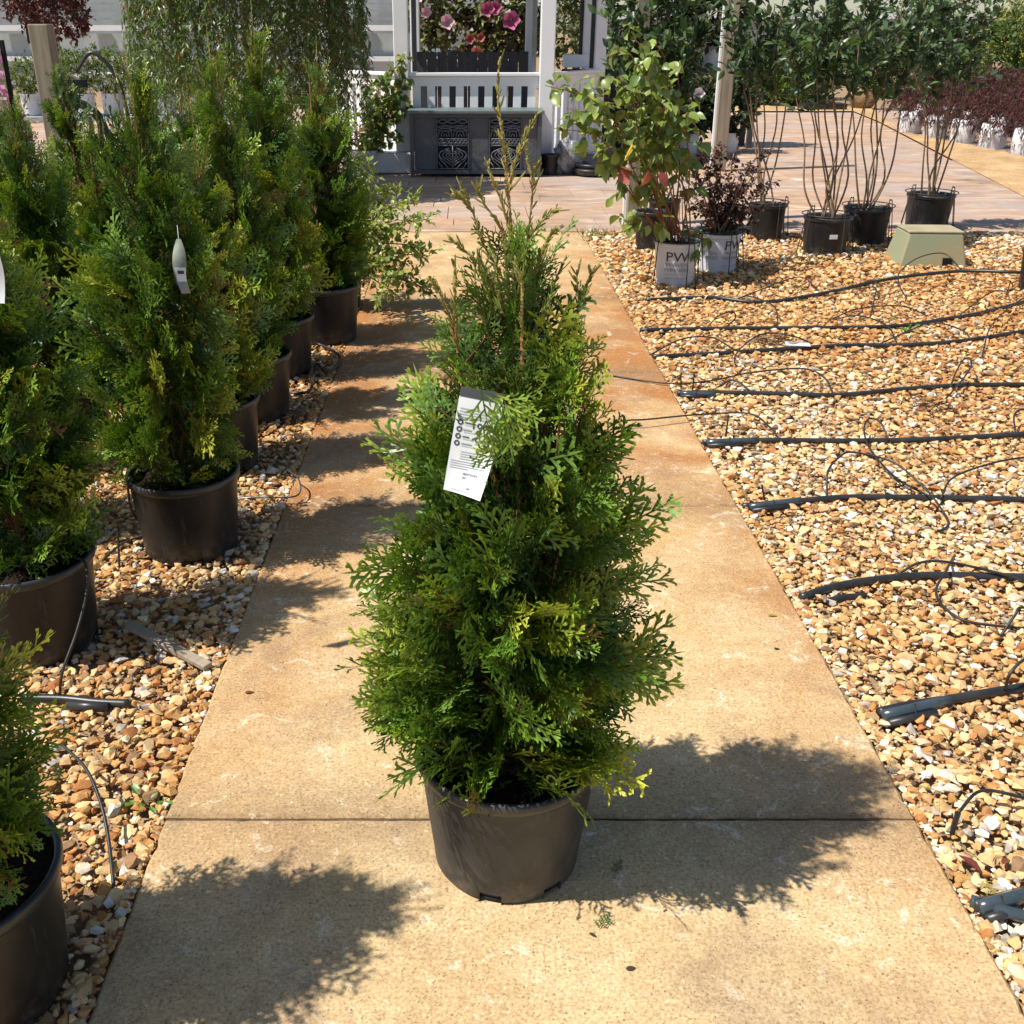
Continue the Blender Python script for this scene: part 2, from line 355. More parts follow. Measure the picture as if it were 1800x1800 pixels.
while y < 13.2:
    d = random.choice([.3, .42, .55, .7]); x = -2.3 - random.random() * .5
    while x < 6.5:
        w = random.choice([.32, .5, .7, .95])
        if k < 290:
            MB().box((0, 0, -.006), (w - .005, d - .005, .02)).build('paver', M_patio, patio, bevel=.004, loc=(x + w / 2, y + d / 2, random.uniform(-.0025, .0015)))
            k += 1
        x += w
    y += d
sheet('walkway', [(q.x, q.y) for q in (G(1290, 196), G(1500, 196), G(1544, 214), G(1800, 347), G(2200, 560), G(2200, 380), G(1800, 275), G(1580, 231), G(1530, 190), G(1290, 184))], .009, M_conc)

# ------------------------------------------------------------------ gravel
def stone_proto(seed):
    r = np.random.default_rng(seed); bm = bmesh.new(); n = 15
    p = r.normal(size=(n, 3)); p /= np.linalg.norm(p, axis=1)[:, None]; p *= r.uniform(.8, 1.08, (n, 1)); p *= np.array([1, r.uniform(.62, .9), r.uniform(.42, .72)]) * .5
    for q in p: bm.verts.new(q)
    res = bmesh.ops.convex_hull(bm, input=bm.verts); 
    for v in [v for v in bm.verts if not v.link_faces]: bm.verts.remove(v)
    bmesh.ops.triangulate(bm, faces=bm.faces[:]); bm.verts.index_update()
    V = [tuple(v.co) for v in bm.verts]; F = [[v.index for v in f.verts] for f in bm.faces]; bm.free()
    return Proto(V, F)
STONES = [stone_proto(100 + i) for i in range(14)]
SPAL = np.array([(.58, .31, .115), (.67, .42, .19), (.76, .54, .29), (.84, .69, .48), (.80, .75, .68), (.50, .46, .40), (.47, .20, .07), (.36, .22, .12), (.72, .50, .24)])
def vnoise(x, y, s):
    r = np.random.default_rng(s); g = r.random((64, 64))
    xi, yi = np.floor(x).astype(int), np.floor(y).astype(int); fx, fy = x - xi, y - yi; fx = fx * fx * (3 - 2 * fx); fy = fy * fy * (3 - 2 * fy)
    h = lambda a, b: g[a % 64, b % 64]
    return (h(xi, yi) * (1 - fx) + h(xi + 1, yi) * fx) * (1 - fy) + (h(xi, yi + 1) * (1 - fx) + h(xi + 1, yi + 1) * fx) * fy
def gravel(bed, inside, xr, yr, right):
    pts = []
    for (y0, y1, sp, sz) in ((yr[0], 2.0, .0190, .92), (2.0, 3.2, .0205, .94), (3.2, 4.6, .0225, .98), (4.6, 6.4, .0265, 1.1), (6.4, yr[1], .034, 1.3), (yr[0], 3.6, .0205, .36)):
        gx, gy = np.meshgrid(np.arange(xr[0], xr[1], sp), np.arange(y0, y1, sp)); p = np.stack([gx.ravel(), gy.ravel()], 1)
        p += rng.uniform(-.55, .55, p.shape) * sp; p = p[inside(p[:, 0], p[:, 1])]
        pts.append(np.concatenate([p, np.full((len(p), 1), sz)], 1))
    ye = rng.uniform(yr[0], yr[1] - .4, 2600); xe = rng.uniform(.003, .034, 2600); xe = PX1 + xe if right else PX0 - xe; q = inside(xe, ye); pts.append(np.stack([xe[q], ye[q], rng.uniform(.5, .75, q.sum())], 1))
    p = np.concatenate(pts); n = len(p)
    s = np.clip(rng.lognormal(-3.54, .30, n), .014, .052) * p[:, 2]
    edge = (p[:, 0] - PX1) if right else (PX0 - p[:, 0])
    ok = edge > s * .20; p, s, edge = p[ok], s[ok], edge[ok]; n = len(p)
    z = -.024 + s * .22 + rng.uniform(0, .012, n) + .010 * vnoise(p[:, 0] * 3, p[:, 1] * 3, 4) + .004
    nz = vnoise(p[:, 0] * 1.6, p[:, 1] * 1.6, 11 if right else 5) + rng.normal(0, .16, n)
    w = np.zeros((n, 9)); w[:] = (.16, .2, .18, .12, .09, .07, .05, .05, .12)
    if right:
        rust = np.clip((p[:, 0] - 1.2) * .45, 0, 1) * np.clip(1 - np.abs(p[:, 1] - 5.2) / 2.2, 0, 1); rust = np.maximum(rust, .8 * np.clip(1 - np.abs(p[:, 1] - 6.6) / .9, 0, 1) * np.clip((p[:, 0] - 1.5), 0, 1))
        pale = np.clip(1.4 - p[:, 1] * .28, 0, 1); far = np.clip((p[:, 1] - 7.2), 0, 1)
        w[:, 3:6] *= np.clip(1.25 - p[:, 1:2] * .16, .35, 1); w[:, 0] += rust * .55; w[:, 6] += rust * .4; w[:, 1] += rust * .35; w[:, 3] += pale * .14 + far * .25; w[:, 4] += pale * .13 + far * .25; w[:, 2] += pale * .12
    else:
        w[:, 0] += .10; w[:, 6] += .04; w[:, 7] += .06
    w[:, 4:6] *= .62 if right else .5; w[:, 3] *= .9 if right else .6
    w[:, 3:6] *= np.clip(nz * 2.2, .15, 2.2)[:, None]; w[:, 0] *= np.clip(2 - nz * 2, .3, 2.); w /= w.sum(1, keepdims=True)
    ci = (w.cumsum(1) > rng.random((n, 1))).argmax(1)
    col = SPAL[ci] * rng.uniform(.74, 1.08, (n, 1)) * (1 + rng.normal(0, .03, (n, 3)))
    c = Cloud(); q = rng.random((n, 3)) * 2 * math.pi
    ids = rng.integers(0, len(STONES), n)
    ca, sa = np.cos(q[:, 0]), np.sin(q[:, 0]); tl = rng.normal(0, .32, (n, 2)); Mz = np.zeros((n, 3, 3)); Mz[:, 0, 0] = ca; Mz[:, 0, 1] = -sa; Mz[:, 1, 0] = sa; Mz[:, 1, 1] = ca; Mz[:, 2, 2] = 1
    Mx = np.zeros((n, 3, 3)); cx, sx = np.cos(tl[:, 0]), np.sin(tl[:, 0]); Mx[:, 0, 0] = 1; Mx[:, 1, 1] = cx; Mx[:, 1, 2] = -sx; Mx[:, 2, 1] = sx; Mx[:, 2, 2] = cx
    M = Mz @ Mx * s[:, None, None]
    c.i = list(ids); c.M = M; c.T = np.stack([p[:, 0], p[:, 1], z], 1); c.C = col; c.K = col
    # the stones that show largest are objects of their own
    d = np.hypot(p[:, 0], p[:, 1]) - s * 12 + np.where(edge < .9, 0, .0)
    u = PU + FPX * p[:, 0] / (p[:, 1] * math.cos(PITCH) + CAMH * math.sin(PITCH)); vv = PV + FPX * np.tan(np.arctan2(CAMH, p[:, 1]) - PITCH)
    d[(u < 5) | (u > 1795) | (vv > 1795)] = 99
    order = np.argsort(d)[:300]; sel = np.ones(n, bool); sel[order] = False
    for j in order:
        pr = STONES[ids[j]]
        me = np_mesh('stone', pr.V @ M[j].T, pr.F, np.repeat(col[j][None], len(pr.V), 0), False, M_stone)
        link('stone', me, bed, None, loc=(p[j, 0], p[j, 1], z[j]))
    T(link('loose_stones', c.mesh('loose_stones', STONES, M_stone, sel), bed), kind='stuff')
vis = lambda x, y: np.abs(PU + FPX * x / (y * math.cos(PITCH) + CAMH * math.sin(PITCH)) - 900) < 990
gravel(bedR, lambda x, y: vis(x, y), (PX1, 4.9), (.95, PEND - .02), True)
gravel(bedL, lambda x, y: vis(x, y) & (x > -2.1), (-2.1, PX0), (.95, 6.9), False)

# ------------------------------------------------------------------ foliage building blocks
def strip(V, F, t, p, d, L, w, nrm, t0, t1):
    d = np.array(d) / np.linalg.norm(d); sd = np.cross(d, nrm); o = len(V)
    for s, k in ((0, .55), (.70, 1.)):
        V.append(p + d * L * s + sd * w * k * .5); V.append(p + d * L * s - sd * w * k * .5); t += [t0 + (t1 - t0) * s] * 2
    V.append(p + d * L); t.append(t1)
    F += [(o, o + 1, o + 3), (o, o + 3, o + 2), (o + 2, o + 3, o + 4)]
def frond_proto(seed, prim=11, sec=True):
    r = np.random.default_rng(seed); V, F, t = [], [], []
    bend = r.uniform(-.25, .25); droop = r.uniform(-.35, .1); cup = r.uniform(-.3, .3)
    axis = lambda s: np.array([bend * s * s * .5, s, droop * s * s * .5])
    z = np.array([0, 0, 1.])
    for a, b in ((0, .5), (.5, 1.)): strip(V, F, t, axis(a), axis(b) - axis(a), np.linalg.norm(axis(b) - axis(a)), .030, z, a * .6, b * .9)
    for i in range(prim):
        s = .07 + .86 * (i / prim) + r.uniform(-.015, .015); side = 1 if i % 2 else -1
        L = (.44 * (1 - s) ** .75 + .05) * r.uniform(.75, 1.15) * (.7 + .3 * min(1, s / .2)); ang = math.radians(r.uniform(40, 56) - 14 * s)
        tan = axis(s + .02) - axis(s); tan /= np.linalg.norm(tan)
        d = tan * math.cos(ang) + np.array([side, 0, 0]) * math.sin(ang) + z * (cup * .5 + r.uniform(-.22, .22)); d /= np.linalg.norm(d)
        p = axis(s); n = np.array([r.uniform(-.4, .4), r.uniform(-.3, .3), 1.]); strip(V, F, t, p, d, L, .040, n / np.linalg.norm(n), .0 + .25 * s, 1)
        if not sec: continue
        m = int(L / .085)
        for j in range(m):
            q = .2 + .72 * (j + .5) / m; sj = 1 if (j + i) % 2 else -1; l2 = min(.17, .45 * L) * (1.1 - .55 * q) * r.uniform(.75, 1.2)
            side2 = np.cross(n, d); side2 /= np.linalg.norm(side2); a2 = math.radians(r.uniform(32, 50))
            d2 = d * math.cos(a2) + side2 * sj * math.sin(a2) + z * r.uniform(-.25, .25) + np.array([0, .1, 0]); strip(V, F, t, p + d * L * q, d2, l2, .040, n / np.linalg.norm(n), .1 + .25 * s, 1)
    return Proto(V, F, t)
def twig_proto():
    V, F = [], []
    for y, r in ((0, 1.), (1., .55)):
        for k in range(3): V.append((r * math.cos(k * 2.094), y, r * math.sin(k * 2.094)))
    for k in range(3): k2 = (k + 1) % 3; F += [(k, k2, 3 + k2), (k, 3 + k2, 3 + k)]
    return Proto(V, F)
FRONDS = [frond_proto(20 + i) for i in range(9)] + [twig_proto()]
TW = 9
def leaf_proto(wid=.5, fold=.18, curl=-.2, point=.0, rag=0.0, seed=0):
    """leaf of length 1 along +Y; midrib folded, tip curled"""
    r = np.random.default_rng(seed); V, F, t = [], [], []
    ss = (0, .12, .35, .6, .82, 1.); ww = (0.02, .62, 1., .86, .46 - point * .2, .0)
    for s, w in zip(ss, ww):
        z = curl * s * s; h = w * wid * .5 * (1 + rag * r.uniform(-.4, .4))
        V += [(-h, s, z + fold * h * 2), (0, s, z), (h, s, z + fold * h * 2)]; t += [s, s * .6 + .2, s]
    for i in range(len(ss) - 1):
        a = i * 3
        for k in (0, 1): F += [(a + k, a + k + 1, a + k + 4), (a + k, a + k + 4, a + k + 3)]
    return Proto(V, F, t)
def simple_leaf(wid, seed=0):
    z = -.18; return Proto([(0, 0, 0), (-wid / 2, .45, .06), (wid / 2, .45, .06), (0, .5, -.03), (0, 1, z)], [(0, 3, 1), (0, 2, 3), (1, 3, 4), (3, 2, 4)], [0, .5, .5, .4, 1])
def twig(c, a, b, r, col, idx):
    a, b = np.array(a, float), np.array(b, float); d = b - a; L = np.linalg.norm(d)
    if L < 1e-5: return
    M = frame(d); M = M * np.array([r, L, r]); c.put(idx, M, a, col)

# arborvitae ---------------------------------------------------------------
GREENS = np.array([(.020, .050, .008), (.026, .062, .009), (.033, .074, .010), (.050, .092, .011), (.028, .058, .014), (.07, .10, .013)])
TIPS = np.array([(.15, .29, .03), (.22, .38, .035), (.32, .47, .04), (.46, .56, .06), (.20, .35, .06), (.56, .56, .07)])
BROWN = (.15, .07, .03)
def arborvitae(seed, H, R, axis, nbr=105, per=11, scale=1.0, yellow=0.0):
    """cloud of fronds in the thing's own frame, z from the soil up; R(t) radius, axis(t) centre"""
    global rng
    old = rng; rng = np.random.default_rng(seed); c = Cloud(); stems = []
    tt = np.linspace(0, 1, 200); wgt = np.array([R(x) for x in tt]) + .02; wgt /= wgt.sum(); golden = 2.39996
    for b in range(nbr):
        t = float(rng.choice(tt, p=wgt)); inner = b % 4 == 3
        az = b * golden + rng.normal(0, .25); rad = np.array([math.cos(az), math.sin(az), 0])
        q = rng.uniform(.45, .75) if inner else rng.uniform(.80, 1.05) * (1.1 if rng.random() < .08 else 1)
        el = math.radians(np.interp(t, [0, .12, .4, .8, 1], [14, 26, 42, 62, 78]) + rng.normal(0, 12))
        d = unit(rad * math.cos(el) + np.array([0, 0, math.sin(el)]) + rng.normal(0, .14, 3))
        B = np.array(axis(t)) + rad * R(t) * q; B[2] += rng.normal(0, .02)
        lb = rng.uniform(.14, .24) * scale; n = per + int(rng.integers(-2, 3)); nr = rng.normal(size=3) + 1.2 * np.cross(rad, [0, 0, 1]) * rng.choice([-1, 1])
        Fm = frame(d, nref=nr); g = int(rng.choice(6, p=[.22, .26, .22, .13, .1, .07])) if rng.random() > yellow else 5
        sag = np.array([0, 0, -1.]) * rng.uniform(.0, .45) * (1 - t)
        root = np.array(axis(max(0, t - .22))); stems.append((root, B - d * lb * 1.1, B - d * lb * .2))
        for k in range(n):
            s = 0 if k == 0 else (k - .3) / n; side = 0 if k == 0 else (1 if k % 2 else -1)
            a = math.radians(rng.uniform(28, 58)) * side
            fd = unit(Fm[:, 1] * math.cos(a) + Fm[:, 0] * math.sin(a) + rn(.13) + sag + rad * .12)
            pos = B - d * lb * s + rng.normal(0, .006, 3)
            L = (.065 + .105 * rng.random() ** 1.3) * scale * (1.0 if k else 1.2) * (1 - .22 * s) * np.interp(t, [0, .7, 1], [1.08, .95, .62])
            M = frame(fd, nref=Fm[:, 2] + rn(.32)) * L
            cc = GREENS[g] * rng.uniform(.8, 1.2); g2 = g if rng.random() < .75 else int(rng.integers(0, 6)); old_growth_shade = .85 if inner else min(1, max(0, (s - .08) / .6))  # older green, deepened inside the crown to paint its shaded gaps
            tp = TIPS[g2] * rng.uniform(.8, 1.2) * (1 - old_growth_shade) + GREENS[g2] * 2.0 * old_growth_shade
            if rng.random() < .02: cc, tp = np.array((.14, .07, .025)), np.array((.26, .15, .05))
            if (pos + fd * L * .65)[2] < .278: continue
            c.put(int(rng.integers(0, 9)), M, pos - fd * L * .35, cc, tp)
        twig(c, B - d * lb * 1.2, B, .0022, BROWN, TW)
    for root, m1, m2 in stems:
        twig(c, root, m1, .0042, BROWN, TW); twig(c, m1, m2, .0032, BROWN, TW)
    rng = old; return c
def shoot(c, pts, r0=.003, leafy=.5, seed=0, L0=.022, tipcol=(.30, .26, .06)):
    """bare upright leader: brown stem with short scale-leaf branchlets"""
    global rng
    old = rng; rng = np.random.default_rng(seed); p = crom(pts, 10); n = len(p)
    for i in range(n - 1):
        s = i / (n - 1); col = np.array((.34, .16, .06)) * (1 - s) + np.array((.42, .36, .11)) * s
        twig(c, p[i], p[i + 1] + (p[i + 1] - p[i]) * .05, r0 * (1 - .55 * s), col, TW)
        d = np.array((p[i + 1] - p[i]).normalized())
        for k in range(3):
            if rng.random() > leafy * .75: continue
            a = rng.random() * 6.28; sd = frame(d)[:, 0] * math.cos(a) + frame(d)[:, 2] * math.sin(a)
            L = L0 * rng.uniform(.35, .8) * (1.25 - .6 * s) * (2.2 if rng.random() < .12 else 1); dd = unit(d * .9 + sd * .42)
            g = rng.uniform(.7, 1.2); base = np.array(p[i] + (p[i + 1] - p[i]) * rng.random())
            w = .0032; M = frame(dd) * np.array([w, L, w]); c.put(10, M, base, np.array((.20, .25, .05)) * g, np.array(tipcol) * 1.4 * g)
    rng = old
SCALE = Proto([(0, 0, 0), (-.5, .4, 0), (.5, .4, 0), (0, .4, .45), (-.42, .85, 0), (.42, .85, 0), (0, .85, .4), (0, 1, 0)], [(0, 2, 3), (0, 3, 1), (1, 3, 6), (1, 6, 4), (3, 2, 5), (3, 5, 6), (4, 6, 7), (6, 5, 7), (0, 1, 2), (1, 4, 5), (1, 5, 2), (4, 7, 5)], [0, .4, .4, .4, .9, .9, .9, 1])
ARB = FRONDS + [SCALE]

def make_pot(parent, rb=.142, rt=.163, h=.262, notches=(), mat=None, rimmat=None, soil=True, sides=64, soilz=.04):
    mat = mat or M_pot; rimmat = rimmat or M_potrim; w = .006
    prof = [(rb * .96, 0), (rb, .008), (rb + .001, .024), (rb + (rt - rb) * .5, h * .5), (rt - .003, h - .034), (rt - .002, h - .024)]
    inn = [(rt - .002 - w, h - .024), (rb + (rt - rb) * .5 - w, h * .5), (rb - w, .026), (rb - w, .012)]
    ks = set()
    for a in notches:
        k0 = int(round(a / (2 * math.pi) * sides)) % sides
        for j in (0, 1, 2): ks.add((k0 + j) % sides)
    sk = (lambda i, k: k in ks and i in (0, 1)) if ks else None
    mb = MB(); mb.lathe(prof, sides, skip=sk); mb.lathe(inn, sides); mb.disc(rb - .002, .012, sides)
    if ks:   # little side walls of the notches
        for k in ks:
            for kk in (k, (k + 1) % sides):
                if (kk in ks) and ((kk - 1) % sides in ks): continue
                a = 2 * math.pi * kk / sides; ca, sa = math.cos(a), math.sin(a)
                mb.add([(rb * ca, rb * sa, 0), ((rb - .03) * ca, (rb - .03) * sa, 0), ((rb - .03) * ca, (rb - .03) * sa, .024), ((rb + .001) * ca, (rb + .001) * sa, .024)], [(0, 1, 2, 3)])
    body = mb.build('pot', mat, parent, smooth=True)
    rim = MB().lathe([(rt - .002, h - .026), (rt + .004, h - .024), (rt + .007, h - .018), (rt + .0075, h - .006), (rt + .005, h - .001), (rt, h), (rt - .005, h - .003), (rt - .008, h - .014), (rt - .009, h - .05)], sides).build('rim', rimmat, body, smooth=True)
    if soil:
        n = 20; V = [(0, 0, h - soilz + .008)]; F = []
        for j in (1, 2, 3):
            for k in range(n):
                a = 2 * math.pi * k / n; r = (rt - .0085) * j / 3; V.append((r * math.cos(a), r * math.sin(a), h - soilz + random.uniform(-.006, .008)))
        for k in range(n):
            k2 = (k + 1) % n; F.append((0, 1 + k, 1 + k2))
            for j in (0, 1): F.append((1 + j * n + k, 1 + (j + 1) * n + k, 1 + (j + 1) * n + k2, 1 + j * n + k2))
        MB().add(V, F).build('soil', M_soil, parent, smooth=True)
    return body

# ------------------------------------------------------------------ the arborvitae standing on the path
HY = 1.55
hero = empty('potted_arborvitae', (.078, HY, 0.0), 'full green arborvitae with bare leader shoots in black pot standing on the concrete path', 'potted tree')
make_pot(hero, .140, .167, .262, mat=mat_black_plastic('dusty_pot', (.022, .024, .027), (.052, .055, .058), .46, .4), notches=[math.radians(246), math.radians(300), math.radians(120), math.radians(30)], soilz=.03)
outline = [(1385, 735, 1040), (1340, 690, 1085), (1250, 655, 1120), (1150, 632, 1140), (1050, 655, 1135), (960, 668, 1138), (900, 675, 1130), (800, 715, 1085), (700, 735, 1070), (620, 755, 1055), (560, 785, 1030), (500, 815, 1000), (440, 850, 965)]
prof = []
for v, ul, ur in outline:
    a, b = P(ul, v, HY - .03), P(ur, v, HY - .03); prof.append((a.z, (a.x + b.x) / 2 - .078, (b.x - a.x) / 2))
zs = [p[0] for p in prof]; z0, z1 = .262, zs[-1] + .02
hR = lambda t: float(np.interp(z0 + (z1 - z0) * t, zs, [p[2] for p in prof])) * .87
hA = lambda t: (float(np.interp(z0 + (z1 - z0) * t, zs, [p[1] for p in prof])), 0, z0 + (z1 - z0) * t)
hc = arborvitae(3, z1 - z0, hR, hA, 275, 12, .88)
lead = lambda q, dy=0: [Vector(P(u, v, HY - .02 + dy)) - Vector((.078, HY, 0)) for u, v in q]
shoot(hc, lead([(905, 520), (900, 420), (893, 340), (886, 260), (876, 180), (877, 106)]), .0042, .55, 1)
shoot(hc, lead([(892, 345), (905, 285), (925, 240), (944, 200)], -.01), .003, .6, 2)
shoot(hc, lead([(920, 480), (930, 400), (936, 330), (930, 290), (923, 255)], .02), .003, .45, 3)
shoot(hc, lead([(934, 330), (940, 305), (946, 288)], .02), .0025, .6, 31)
shoot(hc, lead([(893, 395), (880, 350), (866, 318), (858, 290)], -.02), .003, .5, 4, tipcol=(.4, .32, .1))
shoot(hc, lead([(893, 470), (880, 400), (852, 360), (838, 325)], .0), .003, .6, 5)
shoot(hc, lead([(880, 480), (850, 430), (830, 370), (808, 325)], .01), .003, .8, 6)
shoot(hc, lead([(830, 372), (815, 352), (803, 343)], .01), .0025, .8, 61)
shoot(hc, lead([(905, 480), (930, 420), (955, 385), (975, 370)], -.02), .0028, .8, 7)
shoot(hc, lead([(870, 520), (845, 470), (815, 440), (792, 422)], .0), .0028, .9, 8)
shoot(hc, lead([(930, 500), (950, 450), (968, 415), (972, 410)], .0), .0028, .9, 9)
shoot(hc, lead([(805, 620), (798, 560), (800, 510), (799, 465)], -.05), .003, .7, 10)
shoot(hc, lead([(800, 600), (785, 540), (770, 510), (757, 490)], -.05), .0028, .7, 101)
shoot(hc, lead([(1010, 580), (1018, 530), (1015, 505), (1014, 480)], .0), .003, .8, 12)
shoot(hc, lead([(1012, 560), (1025, 520), (1035, 495), (1040, 480)], .0), .0028, .8, 13)
shoot(hc, lead([(918, 640), (917, 560), (917, 500), (905, 455)], -.09), .0038, .35, 14)
for j, (u, v) in enumerate([(845, 450), (870, 440), (925, 440), (950, 460), (835, 500), (975, 500), (890, 430), (990, 460)]):
    shoot(hc, lead([(890 + (u - 890) * .4, v + 110), (890 + (u - 890) * .75, v + 55), (u, v)], random.uniform(-.05, .05)), .0026, .95, 40 + j, .026, (.16, .22, .04))
for (u, v, dx_, dz_) in [(872, 692, .9, -.5), (866, 686, .5, -.9), (845, 682, .2, -1), (884, 688, .1, -1), (908, 745, -.7, -.5), (912, 780, -.8, -.2), (905, 820, -.4, .8)]:
    g = int(rng.choice(6)); hc.put(int(rng.integers(0, 9)), frame((dx_, -.35, dz_), nref=(rng.normal(0, .3), -1, .2)) * rng.uniform(.075, .095), np.array(P(u, v, HY - .215)) - np.array((.078, HY, 0)), GREENS[g], TIPS[g])
ids = np.array(hc.i); Tt = np.array(hc.T); fr = np.where(ids < 9)[0]
score = -(Tt[fr][:, 1]) + .25 * Tt[fr][:, 2] + 0.0 * rng.random(len(fr))
pick = fr[np.argsort(-score)[:290]]; sel = np.ones(len(ids), bool); sel[pick] = False
crown = T(link('crown', hc.mesh('crown', ARB, M_arb, sel), hero), kind='stuff')
for j in pick:
    pr = ARB[ids[j]]; t = pr.t[:, None]; V = pr.V @ hc.M[j].T
    link('spray', np_mesh('spray', V, pr.F, hc.C[j][None] * (1 - t) + hc.K[j][None] * t, False, M_arb), crown, None, loc=tuple(Tt[j]))
MB().tube([(0, 0, .2), (.004, 0, .5), (-.01, .0, .8), hA(.95)], lambda s: .012 * (1 - .7 * s), 8).build('trunk', M_bark, hero, smooth=True)

# ------------------------------------------------------------------ rows of arborvitae on the left
def row_proto(seed, H, Rm, nbr, yellow=0.0):
    R = lambda t: Rm * float(np.interp(t, [0, .08, .25, .45, .7, .88, 1], [.66, .9, 1., .92, .58, .26, .05]))
    A = lambda t: (.015 * math.sin(3 * t + seed), .012 * math.cos(4 * t + seed), .24 + H * t)
    c = arborvitae(seed, H, R, A, nbr, 12, .95, yellow)
    for j in range(5):
        a = seed + j * 1.3; r = .05 if j else 0
        top = .24 + H * (1.10 if j == 0 else 1.0); shoot(c, [(r * math.cos(a) * .4, r * math.sin(a) * .4, .24 + H * .82), (r * math.cos(a) * .8, r * math.sin(a) * .8, .24 + H * .93), (r * math.cos(a) * 1.3, r * math.sin(a) * 1.3, top)], .003, .95, seed * 10 + j, .026, (.24, .27, .05))
    return c.mesh('crown', ARB, M_arb)
CR = [row_proto(51, 1.0, .20, 150), row_proto(52, 1.04, .21, 160), row_proto(53, .98, .20, 150, .2)]
TRK = MB().tube([(0, 0, .2), (.005, 0, .6), (0, .005, 1.1)], lambda s: .014 * (1 - .7 * s), 8).mesh('trunk', True); TRK.materials.append(M_bark)
proto = None
def row_plant(x, y, k, rz, sc, label, group=None, cat='potted tree'):
    global proto
    if proto is None:
        o = empty('row_arborvitae', (x, y, 0)); make_pot(o, notches=[.4, 2.2, 4.1], sides=48); link('trunk', TRK, o); link('crown', CR[k], o); proto = o
    else:
        o = copy_tree(proto)
        for ch in o.children:
            if ch.name.startswith('crown'): ch.data = CR[k]
    o.location = (x, y, -.004); o.rotation_euler[2] = rz; o.scale = (sc, sc, sc)
    k1 = random.uniform(.9, 1.1); k2 = random.uniform(.92, 1.1)
    for ch in o.children:
        if ch.name.startswith('crown'): ch.scale = (k1, k1, k2); ch.location = (0, 0, .25 * (1 - k2)); ch.rotation_euler = (random.uniform(-.05, .05), random.uniform(-.05, .05), 0)
    return T(o, label, cat, group)
ROW1 = [(-.825, 1.235, 1, .3, 1.0, 'arborvitae in black pot with thick rim whose shadow falls across the path corner'),
        (-1.13, 2.33, 0, 2.1, 1.0, 'arborvitae in black pot fed by a curved black drip tube over its rim'),
        (-.865, 2.885, 1, 4.4, 1.0, 'arborvitae with twisted grey tag in black pot at the gravel edge'),
        (-.93, 3.56, 2, 1.2, 1.03, 'arborvitae directly behind the one with the twisted tag, along the path'),
        (-.90, 4.10, 0, 3.3, 1.05, 'second arborvitae behind the one with the twisted tag, along the path'),
        (-.89, 4.70, 1, 5.2, 1.06, 'third arborvitae behind the one with the twisted tag, along the path'),
        (-.74, 5.27, 0, .9, 1.13, 'tall dark arborvitae beside the light-leaved shrub, last of the path row')]
FIRST = [row_plant(*a, group='arborvitae in pots along the path edge') for a in ROW1][0]
ROW2 = [(-1.55, 2.95), (-1.50, 3.75), (-1.52, 4.45), (-1.55, 5.15), (-1.50, 5.85), (-2.05, 3.4), (-2.15, 4.2), (-2.2, 5.0), (-2.1, 5.8), (-2.75, 5.2), (-2.75, 6.0)]
for i, (x, y) in enumerate(ROW2):
    row_plant(x + random.uniform(-.05, .05), y, (2, 0, 2, 1, 2, 1, 0, 2, 1, 2, 0)[i], i * 1.7, random.uniform(.92, 1.06),
              'yellowish green arborvitae in the back rows behind the path-edge row' if (2, 0, 2, 1, 2, 1, 0, 2, 1, 2, 0)[i] == 2 else 'dark green arborvitae in the back rows behind the path-edge row', 'arborvitae in the back rows')

for ch in FIRST.children:      # the smallest plant of the row
    if ch.name.startswith(('crown', 'trunk')): ch.scale = (.84, .84, .86); ch.location = (-.03, 0, .055)

# ------------------------------------------------------------------ tags
def tag_surface(W, L, curlamt, twist):
    def f(s, t):
        x = (s - .5) * W; z = -t * L; y = 0.0
        k = max(0, t - .35) / .65; y -= curlamt * k * k * (s ** 1.5) ; x -= .18 * W * k * k * s
        a = twist * (t - .5) * 2; return Vector((x * math.cos(a) - y * math.sin(a), x * math.sin(a) + y * math.cos(a), z))
    return f
def surf_patch(f, s0, s1, t0, t1, off, n=6, m=6):
    V = []; F = []
    for j in range(m + 1):
        for i in range(n + 1):
            s = s0 + (s1 - s0) * i / n; t = t0 + (t1 - t0) * j / m; p = f(s, t); e = .01
            nn = (f(s + e, t) - p).cross(f(s, t + e) - p).normalized(); V.append(p - nn * off)
    for j in range(m):
        for i in range(n): a = j * (n + 1) + i; F.append((a, a + 1, a + n + 2, a + n + 1))
    return V, F
def map_text(txt, fn, parent, m, name='lettering', bold=0.0):
    """fn maps unit text coordinates (x, y) to a point"""
    me = TXT[(txt, bold)].copy(); me.materials.clear(); w = max(v.co.x for v in me.vertices)
    for v in me.vertices: v.co = fn(v.co.x, v.co.y, w)
    me.name = name; return link(name, me, parent, m)
tagp = P(846, 706, HY - .19)
tag = empty('plant_tag', tagp, 'white printed plant tag with curled corner hanging in the arborvitae on the path', 'plant tag')
tag.rotation_euler = (math.radians(-14), math.radians(8), math.radians(-8))
TF = tag_surface(.064, .132, .040, .10)
V, F = surf_patch(TF, 0, 1, -.12, 1, 0, 14, 22); cardo = MB().add(V, F).build('card', M_tag, tag, smooth=True)
pm = lambda s0, s1, t0, t1, m, nm='print_line', n=5: MB().add(*surf_patch(TF, s0, s1, t0, t1, .0009, n, 2)).build(nm, m, tag)
pm(.0, 1., -.12, -.02, M_ink, 'dark_header', 10)
for i, t in enumerate((.10, .13, .16, .19)): pm(.06, .86 - .05 * i, t, t + .007, M_inkg)
